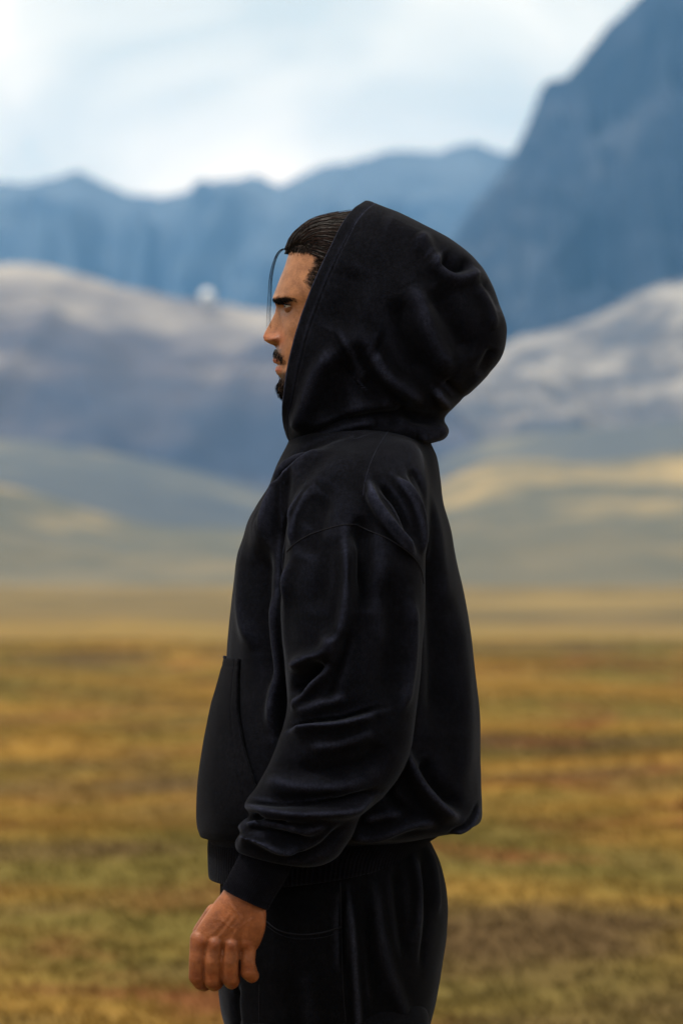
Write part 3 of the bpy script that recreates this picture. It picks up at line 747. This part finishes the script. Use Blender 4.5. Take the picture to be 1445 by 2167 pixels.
TORSO = [(660, 901, 872, 899, YC, .085, 2.0), (616, 922, 904, 922, YC, .126, 2.0), (606, 942, 916, 945, YC, .143, 2.05), (588, 978, 925, 968, YC, .164, 2.15), (566, 1028, 931, 1008, YC, .185), (532, 1095, 938, 1065, YC, .212),
         (510, 1160, 956, 1130, YC, .222), (498, 1215, 968, 1190, YC, .225), (488, 1290, 983, 1265, YC, .224), (479, 1375, 996, 1350, YC, .222), (474, 1440, 1005, 1430, YC, .222),
         (464, 1510, 1012, 1505, YC, .224), (450, 1590, 1015, 1590, YC, .225), (438, 1660, 1017, 1650, YC, .224), (432, 1712, 1018, 1706, YC, .220), (430, 1746, 1015, 1738, YC, .210), (434, 1768, 985, 1752, YC, .198),
         (440, 1780, 935, 1762, YC, .180), (446, 1790, 925, 1766, YC, .172)]
T_FOLDS = [
    ([(640, 1010), (600, 1080), (590, 1160)], 10, -7), ([(700, 965), (650, 1020), (620, 1090)], 12, 6), ([(740, 935), (700, 950), (660, 985)], 9, -3), ([(512, 1160), (535, 1098), (565, 1055), (605, 1008), (645, 978), (695, 946)], 40, 7, 's'), ([(655, 985), (600, 1055), (560, 1120), (530, 1200)], 22, 4), ([(700, 960), (640, 990), (585, 1040)], 12, 5),
    ([(520, 1120), (512, 1200), (516, 1290), (540, 1380)], 16, 7), ([(560, 1130), (548, 1230), (556, 1340), (585, 1470)], 20, -8), ([(590, 1230), (590, 1340), (590, 1440), (575, 1560)], 16, 8),
    ([(620, 1300), (615, 1430), (590, 1580)], 12, -9),
    ([(885, 1010), (915, 1100), (935, 1200), (945, 1300)], 16, 5), ([(905, 1130), (925, 1260), (930, 1400), (925, 1560)], 26, -7), ([(965, 1260), (980, 1400), (985, 1560), (975, 1680)], 22, 5),
    ([(830, 1560), (850, 1600), (885, 1665), (930, 1715), (975, 1735)], 15, 11), ([(890, 1600), (930, 1670), (980, 1710)], 16, -7), ([(800, 1620), (830, 1690), (880, 1735)], 14, -6),
    ([(950, 1765), (990, 1740), (1013, 1700)], 9, 6, 's'), ([(720, 1765), (800, 1762), (870, 1740), (930, 1742)], 12, 7), ([(760, 1735), (830, 1722), (880, 1715)], 12, 4),
    ([(640, 1775), (680, 1740), (720, 1700)], 14, 4)]
hoodie, GT = cloth('hoodie', loft(TORSO, 620, 420, 2.35), T_FOLDS, M_hood, None, 1, (0.0020, 0.0006), label='black fleece hooded sweatshirt with highlights painted along its folds')

HEM = [(442, 1772, 945, 1752, YC, .172), (440, 1785, 930, 1765, YC, .176), (440, 1810, 912, 1776, YC, .178), (441, 1840, 905, 1786, YC, .177), (443, 1856, 901, 1794, YC, .175), (449, 1856, 895, 1794, YC, .168), (460, 1840, 885, 1785, YC, .16)]
Gm = loft(HEM, 60, 900, 2.3)
w = np.sin(np.linspace(0, np.pi, 60)) ** 0.5
th = np.linspace(0, 2 * np.pi, 900, endpoint=False)
Gm += grid_normals(Gm) * (0.0003 * np.sin(th * 170)[None, :] * w[:, None])[..., None]
Gm[..., 2] -= (0.014 * np.sin(th)[None, :] ** 2 * smooth(0, 0.6, np.linspace(0, 1, 60))[:, None])
part('hem_band', *closed_mesh(Gm), M_rib, hoodie)

def sleeve(sgn):
    """sleeve outlines taken from the near arm; the far arm hangs straighter"""
    Y = lambda o: YC - o if sgn < 0 else YC + o
    rows = [(690, 925, 850, 918, Y(.085), .030), (664, 950, 885, 940, Y(.105), .062), (640, 990, 902, 985, Y(.132), .086), (622, 1045, 908, 1040, Y(.160), .100), (610, 1105, 906, 1105, Y(.183), .106),
            (602, 1170, 901, 1170, Y(.200), .108), (596, 1240, 900, 1240, Y(.210), .106), (596, 1310, 898, 1310, Y(.215), .103), (600, 1380, 893, 1370, Y(.218), .101), (604, 1440, 888, 1440, Y(.220), .099),
            (606, 1500, 880, 1510, Y(.222), .097), (590, 1560, 868, 1585, Y(.224), .095), (566, 1620, 842, 1645, Y(.225), .092), (540, 1668, 808, 1688, Y(.225), .088), (521, 1692, 784, 1708, Y(.225), .086), (517, 1708, 762, 1726, Y(.225), .083), (527, 1724, 755, 1744, Y(.225), .079), (512, 1738, 749, 1762, Y(.225), .078),
            (503, 1750, 741, 1778, Y(.225), .074), (508, 1762, 734, 1790, Y(.225), .070), (497, 1782, 715, 1816, Y(.225), .062), (500, 1800, 680, 1834, Y(.225), .052), (510, 1806, 642, 1838, Y(.225), .042), (516, 1800, 620, 1832, Y(.225), .034)]
    if sgn > 0:
        rows = [tuple([r[0] + 185 * smooth(1350, 1850, r[1]), r[1], r[2] + 185 * smooth(1350, 1850, r[1])] + list(r[3:])) for r in rows]
    S = [
        ([(760, 1130), (752, 1200), (742, 1290), (722, 1370)], 16, 3), ([(800, 1150), (805, 1250), (815, 1380)], 22, 2.5),
        ([(650, 1585), (720, 1575), (800, 1545)], 14, 4), ([(560, 1690), (640, 1690), (720, 1675)], 10, -3), ([(607, 1000), (612, 1080), (606, 1165)], 9, -4), ([(640, 1025), (622, 1080), (607, 1160)], 10, 6), ([(690, 1040), (668, 1110), (640, 1180)], 22, -5),
        ([(778, 1010), (790, 1060), (830, 1120), (880, 1180)], 10, 7), ([(800, 1020), (840, 1060), (865, 1110), (880, 1160)], 9, -5), ([(830, 1005), (870, 1055), (890, 1110), (898, 1180)], 8, 6),
        ([(860, 985), (895, 1040), (905, 1100)], 9, -4), ([(770, 1080), (770, 1180), (768, 1300)], 24, -8), ([(730, 1120), (735, 1220), (722, 1330), (700, 1430)], 13, 6),
        ([(690, 1120), (680, 1200), (672, 1300)], 24, -4), ([(615, 1180), (600, 1300), (602, 1400)], 9, 4),
        # pocket-like fold above the elbow bend
        ([(708, 1330), (690, 1380), (650, 1400), (618, 1425)], 17, 9), ([(704, 1400), (672, 1440), (640, 1475), (618, 1508)], 10, 6), ([(690, 1400), (650, 1430), (625, 1475)], 13, -13), ([(735, 1330), (712, 1420), (690, 1490)], 12, -4),
        ([(800, 1200), (830, 1300), (830, 1420), (800, 1500)], 34, -6), ([(868, 1250), (872, 1360), (862, 1450), (840, 1520)], 13, 5),
        # long folds wrapping the elbow
        ([(608, 1548), (660, 1535), (720, 1528), (800, 1505)], 22, 8, 's'), ([(590, 1625), (680, 1632), (760, 1622), (830, 1570)], 24, -6), ([(620, 1512), (680, 1490), (740, 1470)], 14, 4),
        ([(545, 1650), (620, 1660), (700, 1665), (790, 1640)], 18, 4),
        ([(517, 1703), (580, 1712), (650, 1712), (720, 1702), (800, 1680)], 26, 10, 's'), ([(530, 1722), (560, 1730), (620, 1740)], 8, -5),
        ([(505, 1764), (545, 1755), (600, 1770), (660, 1775)], 13, -6), ([(498, 1778), (540, 1772), (590, 1792), (640, 1800)], 11, 7), ([(518, 1735), (545, 1728), (565, 1722)], 6, -5), ([(520, 1745), (548, 1742)], 5, 4),
        ([(600, 1812), (640, 1815), (690, 1790), (730, 1740)], 10, -4), ([(690, 1740), (640, 1760), (600, 1750)], 12, 4),
    ]
    if sgn > 0: S = []
    return cloth('sleeve', loft(rows, 620, 420, 2.2), S, M_hood, hoodie, 4 if sgn < 0 else 9, (0.0014, 0.0005))
sleeve_n, GS_ = sleeve(-1); sleeve_f, _ = sleeve(1)

SEAM = np.array([(560, 1200), (607, 1168), (625, 1150), (655, 1132), (690, 1120), (725, 1111), (752, 1110), (785, 1125), (820, 1140), (850, 1158), (875, 1180), (890, 1205), (896, 1235), (930, 1290)], float)
def vcos(me):
    co = np.empty(len(me.vertices) * 3); me.vertices.foreach_get('co', co); return co.reshape(-1, 3)
def fuse():
    """sew trunk and sleeves into one cloth, relax the armholes, then cut it again along the dropped shoulder seams"""
    global BUILT
    src = [hoodie, sleeve_n, sleeve_f]
    bt, b1, b2 = bvh_of([hoodie]), bvh_of([sleeve_n]), bvh_of([sleeve_f])
    s = Soup()
    for o in src: s.add(vcos(o.data), [list(p.vertices) for p in o.data.polygons])
    f = s.build('tmp'); md = f.modifiers.new('r', 'REMESH'); md.mode = 'VOXEL'; md.voxel_size = 0.0021; apply_mods(f)
    co = vcos(f.data); n = len(co); px, py = to_px(co)
    ed = np.empty(len(f.data.edges) * 2, int); f.data.edges.foreach_get('vertices', ed); ed = ed.reshape(-1, 2)
    dt = np.full(n, 9.0); ds = np.full(n, 9.0)
    for i in np.nonzero(py < 1330)[0]:
        v = Vector(co[i]); q = bt.find_nearest(v); dt[i] = q[3] if q[3] is not None else 9
        q = (b1 if v.y < YC else b2).find_nearest(v); ds[i] = q[3] if q[3] is not None else 9
    zone = np.exp(-(np.maximum(dt, ds) / 0.016) ** 2) * (1 - smooth(1075, 1190, py))
    deg = np.bincount(ed.ravel(), minlength=n).astype(float)
    def lap(P_, w, it):
        for _ in range(it):
            acc = np.zeros_like(P_)
            for k in range(3): acc[:, k] = np.bincount(ed[:, 0], P_[ed[:, 1], k], n) + np.bincount(ed[:, 1], P_[ed[:, 0], k], n)
            P_ = P_ + (acc / deg[:, None] - P_) * w[:, None]
        return P_
    z = zone.copy()
    for _ in range(6): z = np.maximum(z, (np.bincount(ed[:, 0], z[ed[:, 1]], n) + np.bincount(ed[:, 1], z[ed[:, 0]], n)) / deg)
    co = lap(co, np.clip(z, 0, 1) * 0.9, 140)
    co = lap(co, np.full(n, 0.5), 3)
    # folds round the shoulder, pressed into the sewn cloth
    for fo in ((([(512, 1165), (535, 1100), (565, 1056), (605, 1010), (648, 976), (700, 946), (745, 930)], 46, 15, 's')),
               (([(600, 1290), (604, 1170), (616, 1092), (642, 1030)], 26, 10, 's')), (([(610, 1150), (628, 1085), (660, 1030)], 9, 4)),
               (([(776, 1012), (792, 1062), (832, 1124), (888, 1188)], 12, 6)), (([(800, 1020), (835, 1070), (868, 1130)], 11, -3.5)), (([(832, 1000), (870, 1050), (892, 1110), (900, 1200)], 10, 5)),
               (([(868, 985), (900, 1040), (915, 1120)], 10, -5)), (([(700, 1020), (672, 1070), (650, 1120)], 24, -4)), (([(760, 1070), (765, 1140), (760, 1260)], 22, -6)), (([(640, 1060), (700, 1000), (770, 960)], 26, 4))):
        f.data.vertices.foreach_set('co', co.ravel()); f.data.update()
        no = np.empty(n * 3); f.data.vertices.foreach_get('normal', no); no = no.reshape(-1, 3)
        wn_ = (np.clip(-no[:, 1] * 1.5, 0, 1) * (co[:, 1] < YC))
        m_ = np.nonzero((py < 1400) & (wn_ > 0))[0]
        g_ = fold(co[m_][None], no[m_][None], [fo], 1.0)[0]
        co[m_] = co[m_] + (g_ - co[m_]) * wn_[m_][:, None]
    co = lap(co, np.full(n, 0.5), 1)
    seam_y = np.interp(px, SEAM[:, 0], SEAM[:, 1])
    near = co[:, 1] < YC
    lab = (py > seam_y) & (np.abs(co[:, 1] - YC) > 0.09)
    idx = np.nonzero(lab)[0]
    for i in idx:
        v = Vector(co[i]); a_ = bt.find_nearest(v)[3]; b_ = (b1 if v.y < YC else b2).find_nearest(v)[3]
        lab[i] = (b_ if b_ is not None else 9) <= (a_ if a_ is not None else 9) + 0.0008
    npoly = len(f.data.polygons); pv = np.empty(npoly * 4, int); f.data.polygons.foreach_get('vertices', pv); pv = pv.reshape(-1, 4)
    pl = lab[pv].sum(1) >= 3; pn = near[pv].sum(1) >= 2
    nrm_src = co
    for o, m in ((hoodie, ~pl), (sleeve_n, pl & pn), (sleeve_f, pl & ~pn)):
        fs = pv[m]; u, inv = np.unique(fs, return_inverse=True)
        me = bpy.data.meshes.new(o.name); me.from_pydata(co[u].tolist(), [], inv.reshape(-1, 4).tolist()); me.update()
        me.polygons.foreach_set('use_smooth', [True] * len(me.polygons)); me.materials.append(M_hood); o.data = me
    bpy.data.objects.remove(f)
fuse()

def cuff(sgn):
    Y = YC + sgn * .225
    R = [(530, 1778, 622, 1822, Y, .031), (518, 1790, 615, 1838, Y, .0315), (506, 1812, 606, 1858, Y, .032), (490, 1842, 590, 1886, Y, .0315), (478, 1866, 574, 1912, Y, .031), (471, 1879, 567, 1926, Y, .0305), (475, 1882, 563, 1924, Y, .0275), (484, 1866, 568, 1905, Y, .026), (500, 1830, 586, 1870, Y, .026)]
    R = [tuple([r[0] + (185 if sgn > 0 else 0), r[1], r[2] + (185 if sgn > 0 else 0)] + list(r[3:])) for r in R]
    G = loft(R, 80, 480, 2.1); th = np.linspace(0, 2 * np.pi, 480, endpoint=False)
    G += grid_normals(G) * (0.00025 * np.sin(th * 80)[None, :] * np.ones((80, 1)))[..., None]
    return part('cuff', G.reshape(-1, 3), grid_faces(80, 480), M_rib, hoodie)
cuff(-1); cuff(1)

# hood: an open shell from the near edge of the opening round the back to the far edge
HOOD = [(774, 430, 781, 430, 0, .008, 60), (764, 438, 800, 436, 0, .024, 60), (750, 450, 838, 452, 0, .044, 60), (728, 480, 895, 482, 0, .072, 58), (706, 524, 955, 515, 0, .096, 56), (683, 573, 1003, 552, 0, .112, 54),
        (660, 625, 1040, 605, 0, .122, 52), (640, 678, 1060, 655, 0, .128, 50), (623, 735, 1070, 700, 0, .130, 48), (611, 795, 1060, 752, 0, .128, 45), (604, 845, 1022, 800, 0, .122, 40), (602, 878, 975, 845, 0, .116, 30),
        (605, 902, 943, 876, 0, .112, 18), (610, 918, 938, 892, 0, .110, 8), (616, 930, 946, 912, 0, .108, 4), (626, 938, 938, 926, 0, .104, 2), (640, 934, 915, 934, 0, .096, 2)]
def hood():
    nv, nu = 620, 420
    R = spline(HOOD, nv); R[:, 5] = np.maximum(R[:, 5], .006)
    Fp = P(R[:, 0], R[:, 1], YC); Bp = P(R[:, 2], R[:, 3], YC)
    de = np.radians(np.clip(R[:, 6], 1, 80))
    t = np.linspace(-1, 1, nu)
    th = t[None, :] * (np.pi - de)[:, None]
    D = Bp - Fp; ax = 1 / (1 + np.cos(de))
    k = 1 - ax[:, None] + ax[:, None] * np.sign(np.cos(th)) * np.abs(np.cos(th)) ** 0.88
    kf = k[:, :1]; k = (k - kf) / (k.max(1, keepdims=True) - kf)
    G = Fp[:, None] + D[:, None] * k[..., None]
    G[..., 1] += np.sign(np.sin(th)) * np.abs(np.sin(th)) ** 0.85 * R[:, 5][:, None]
    Nn = grid_normals(G, False)
    # make sure normals point away from the middle of the hood
    G = wrinkle(G, Nn, 0.0020, 15, 6); Nn = grid_normals(G, False)
    folds_ = None; folds = [
        ([(628, 925), (648, 862), (668, 800), (690, 765), (725, 738)], 15, 10), ([(700, 900), (708, 840), (730, 790), (760, 770)], 30, -10), ([(725, 738), (760, 720), (800, 735)], 22, 6),
        ([(780, 730), (815, 790), (852, 820), (900, 850)], 13, 7), ([(760, 790), (800, 850), (860, 880)], 26, -6),
        ([(862, 600), (885, 640), (905, 700), (935, 760), (968, 782)], 18, 9), ([(915, 600), (945, 660), (980, 720), (1000, 760)], 24, -9), ([(840, 620), (850, 690), (880, 760), (910, 800)], 22, -7),
        ([(905, 545), (930, 570), (960, 592), (990, 585), (1015, 572)], 12, 9), ([(925, 545), (960, 566), (1000, 560)], 15, -11), ([(880, 500), (905, 535), (930, 560)], 14, 5), ([(1000, 600), (1030, 650), (1045, 700)], 10, 4), ([(1015, 590), (1040, 620), (1060, 660)], 7, -4),
        ([(800, 470), (860, 500), (900, 540)], 24, 4), ([(760, 560), (730, 640), (700, 700)], 30, -5),
        ([(1012, 795), (1030, 760), (1045, 730)], 9, -5), ([(975, 840), (1010, 800), (1040, 780)], 9, 5), ([(915, 820), (935, 845), (955, 862)], 8, 7), ([(940, 800), (965, 825), (985, 835)], 9, -5),
        ([(640, 926), (700, 900), (770, 880), (850, 880), (920, 905)], 10, -6), ([(660, 930), (720, 905), (800, 888)], 8, 4), ([(650, 905), (720, 875), (790, 858), (860, 862)], 12, 5), ([(840, 855), (880, 880), (925, 890)], 12, -6), ([(880, 925), (920, 920), (944, 905)], 10, 6),
    ]
    G = fold(G, Nn, [tuple([f[0], f[1] * 1.15, f[2]] + list(f[3:])) for f in folds], 1.5); Nn = grid_normals(G, False); G = wrinkle(G, Nn, 0.0006, 45, 3)
    # hem of the opening: a slightly raised double layer, 24 px wide, ending in a stitched groove
    px, py = to_px(G); arc = np.cumsum(np.linalg.norm(np.diff(G, axis=1, prepend=G[:, :1]), axis=-1), 1)
    arc = np.minimum(arc, arc[:, -1:] - arc)
    G += Nn * (0.0006 * (1 - smooth(.0140, .0185, arc)) - 0.0005 * np.exp(-((arc - .0180) / .0012) ** 2))[..., None]
    o = part('hood', G.reshape(-1, 3), grid_faces(nv, nu, False), M_hood, hoodie)
    md = o.modifiers.new('s', 'SOLIDIFY'); md.thickness = 0.0045
    inner = Nn[nv // 2, nu // 2, 0] 
    md.offset = 0
    mb = o.modifiers.new('b', 'BEVEL') if False else None
    apply_mods(o)
    return o, G
hood_o, GH = hood()

# kangaroo pocket on the belly: a panel lying on the hoodie front, open along its slanting side
def pocket():
    rows = 120; cols = 160
    G = np.empty((rows, cols, 3))
    pyr = np.linspace(1392, 1766, rows)
    Tpx, Tpy = to_px(GT)
    Rt = spline([list(r) + ([2.35] if len(r) == 6 else []) for r in TORSO], 620)
    for i, y in enumerate(pyr):
        j = int(np.argmin(np.abs(Rt[:, 1] - y)))
        xf, yf, xb, yb, _, hw = Rt[j, :6]
        edge = np.interp(y, [1392, 1430, 1500, 1570, 1640, 1775], [514, 512, 516, 530, 552, 590])
        Fp = P(xf, yf, YC); Bp = P(xb, yb, YC); C = (Fp + Bp) / 2; A = (Fp - Bp) / 2
        fx = np.clip((edge - (xf + xb) / 2) / ((xf - xb) / 2), -1, 1); tmax = math.acos(max(0.02, fx) ** (2.35 / 2))
        for k, t in enumerate(np.linspace(-tmax, tmax, cols)):
            ct, st = abs(math.cos(t)) ** (2 / 2.35), math.copysign(abs(math.sin(t)) ** (2 / 2.35), t)
            G[i, k] = C + A * ct; G[i, k, 1] += st * hw
        s_ = np.abs(np.linspace(-1, 1, cols))
        n_ = np.stack([-np.ones(cols), np.sign(np.linspace(-1, 1, cols)) * s_ * 1.2, 0 * s_], -1); n_ /= np.linalg.norm(n_, axis=1, keepdims=True)
        tt_ = min(1, max(0, (y - 1392) / 383)); bul = 0.0012 + 0.0050 * min(1, tt_ * 4) + (0.0065 * math.sin(math.pi * min(1, tt_ * 1.02)) - .003 * tt_ ** 6) * (1 - s_ ** 3)
        G[i] += n_ * bul[:, None]
    Nn = grid_normals(G, False)
    if Nn[60, 80, 0] > 0: Nn = -Nn
    G = wrinkle(G, Nn, 0.0010, 20, 12)
    G = G - 0
    px, py = to_px(G)
    e = np.minimum(np.arange(cols), np.arange(cols)[::-1])[None, :] * np.ones((rows, 1))
    G += Nn * (-0.0008 * np.exp(-((e - 9) / 1.3) ** 2) - 0.0008 * np.exp(-((np.arange(rows)[:, None] - 5) / 1.0) ** 2))[..., None]
    o = part('pocket', G.reshape(-1, 3), grid_faces(rows, cols, False), M_pocket, hoodie, label='front pouch pocket standing away from the belly')
    md = o.modifiers.new('s', 'SOLIDIFY'); md.thickness = 0.004; md.offset = 0; apply_mods(o)
    return o
pocket_o = pocket()

# ---- trousers
TR_TOP = [(480, 1740, 880, 1735, YC, .150), (470, 1800, 905, 1772, YC, .158), (466, 1860, 930, 1825, YC, .168), (464, 1920, 943, 1880, YC, .176), (463, 1980, 946, 1945, YC, .182), (463, 2040, 941, 2010, YC, .184), (464, 2100, 928, 2090, YC, .182), (474, 2160, 912, 2160, YC, .178), (500, 2230, 895, 2230, YC, .16)]
TF = [([(905, 1785), (920, 1850), (925, 1940)], 7, 5), ([(890, 1790), (902, 1860), (905, 1950), (890, 2060)], 8, -4), ([(870, 1800), (885, 1880), (880, 1990)], 8, 4), ([(735, 1880), (745, 1980), (752, 2090), (760, 2230)], 10, 7), ([(728, 1880), (724, 1960), (726, 2060)], 6, -5),
      ([(790, 1850), (800, 1960), (830, 2080), (870, 2200)], 16, 5), ([(840, 1830), (850, 1940), (865, 2040)], 14, -5), ([(780, 1900), (785, 2020), (800, 2140)], 14, -4), ([(500, 2080), (497, 2130), (505, 2200)], 7, -6), ([(640, 2050), (650, 2120), (660, 2200)], 24, 3)]
trousers, GTR = cloth('trousers', loft(TR_TOP, 360, 420, 2.3), TF, M_trouser, None, 14, (0.0016, 0.0004), label='loose black jogging trousers', gain=1.5)
for sgn in (-1, 1):
    fx = 22 if sgn < 0 else 0
    R = [(560 + fx, 2060, 850, 2060, YC + sgn * .085, .05), (520 + fx, 2110, 880, 2105, YC + sgn * .088, .075), (486 + fx, 2160, 906, 2155, YC + sgn * .094, .088), (488 + fx, 2220, 895, 2210, YC + sgn * .097, .100), (510, 2330, 875, 2330, YC + sgn * .10, .105), (530, 2500, 845, 2500, YC + sgn * .10, .10), (535, 2700, 830, 2720, YC + sgn * .10, .095),
         (565, 2900, 835, 2930, YC + sgn * .10, .09), (590, 3080, 820, 3100, YC + sgn * .10, .08), (600, 3180, 810, 3190, YC + sgn * .10, .075), (620, 3225, 790, 3230, YC + sgn * .10, .055), (630, 3245, 780, 3248, YC + sgn * .10, .048)]
    cloth('leg', loft(R, 300, 160, 2.2), [([(560, 3120), (680, 3140), (800, 3110)], 12, 6), ([(600, 3180), (700, 3190), (800, 3170)], 10, 6)], M_trouser, trousers, 20 + sgn, (0.0022, 0.0009))
    # shoe: sole and upper
    M_shoe = plain('black_canvas', (0.02, 0.02, 0.02), 0.7); M_sole = plain('white_rubber', (0.55, 0.54, 0.5), 0.6)
    yc = YC + sgn * .10
    up = loft([(470, 3318, 800, 3318, yc, .046, 2.6), (468, 3300, 802, 3300, yc, .048, 2.6), (490, 3280, 800, 3280, yc, .046), (560, 3262, 796, 3262, yc, .043), (620, 3240, 792, 3240, yc, .040), (640, 3215, 785, 3210, yc, .040)], 40, 48)
    sh = part('shoe', *closed_mesh(up), M_shoe, trousers)
    sl = loft([(462, 3308, 806, 3308, yc, .050, 2.8), (462, 3330, 806, 3330, yc, .050, 2.8)], 6, 48); part('sole', *closed_mesh(sl), M_sole, sh)

# ---- seams, draped onto the finished cloth (real raised stitching, found by dropping points onto the surfaces)
def surf_bvh(names):
    return bvh_of([o for o, p in BUILT if o.name.split('.')[0] in names])
B_ho = surf_bvh(['hoodie', 'sleeve', 'pocket']); B_hood = surf_bvh(['hood']); B_tr = surf_bvh(['trousers', 'leg'])
def seam(bvh, pts, r=0.0009, mat=None, parent=None, name='seam', n=70, off=0.0002):
    q = spline([[a, b, 0, 0] for a, b in pts], n); out = []
    for x, y in q[:, :2]:
        loc, nor = cast(bvh, x, y)
        if loc is None: continue
        if nor.dot(Vector((0, -1, 0))) < 0: nor = -nor
        out.append(np.array(loc + nor * off))
    if len(out) < 4: return
    out = np.array(out)
    keep = [0]
    for i in range(1, len(out)):
        if np.linalg.norm(out[i] - out[keep[-1]]) < 0.03: keep.append(i)
    out = out[keep]; sm = out.copy(); sm[1:-1] = (out[:-2] + 2 * out[1:-1] + out[2:]) / 4
    G = tube(sm, r, 6); part(name, *closed_mesh(G), mat or M_seam, parent or hoodie)
seam(B_ho, [(607, 1168), (625, 1150), (655, 1132), (690, 1120), (725, 1111), (752, 1110)])
seam(B_ho, [(752, 1110), (785, 1125), (820, 1140), (850, 1158), (875, 1180), (890, 1205), (896, 1235)])
seam(B_ho, [(828, 903), (800, 945), (782, 985), (772, 1020), (768, 1050)], .0006, M_rib)
seam(B_tr, [(720, 1868), (721, 1920), (722, 1966)], .0008, M_seam, trousers)
seam(B_tr, [(562, 1950), (585, 1968), (615, 1977), (650, 1979), (690, 1973), (722, 1963)], .0013, M_seam, trousers, 'pocket_welt')
seam(B_tr, [(566, 1962), (590, 1978), (620, 1987), (655, 1988), (690, 1983), (720, 1974)], .0005, M_seam, trousers, 'pocket_welt')
seam(B_tr, [(722, 1968), (724, 2040), (727, 2110), (732, 2165)], .0005, M_seam, trousers)
seam(B_tr, [(549, 2085), (548, 2120), (548, 2165)], .0006, M_seam, trousers)
seam(B_ho, [(472, 1391), (490, 1394), (513, 1398)], .0022, M_hood, hoodie, 'pocket_binding')

# hang every part on its parent; meshes were made in world coordinates, the person stands at (0, 5, 0)
base = Vector((0, 5.0, 0))
for o, p in BUILT:
    o.data.transform(Matrix.Translation(-base))
    o.parent = p
    for poly in (): pass
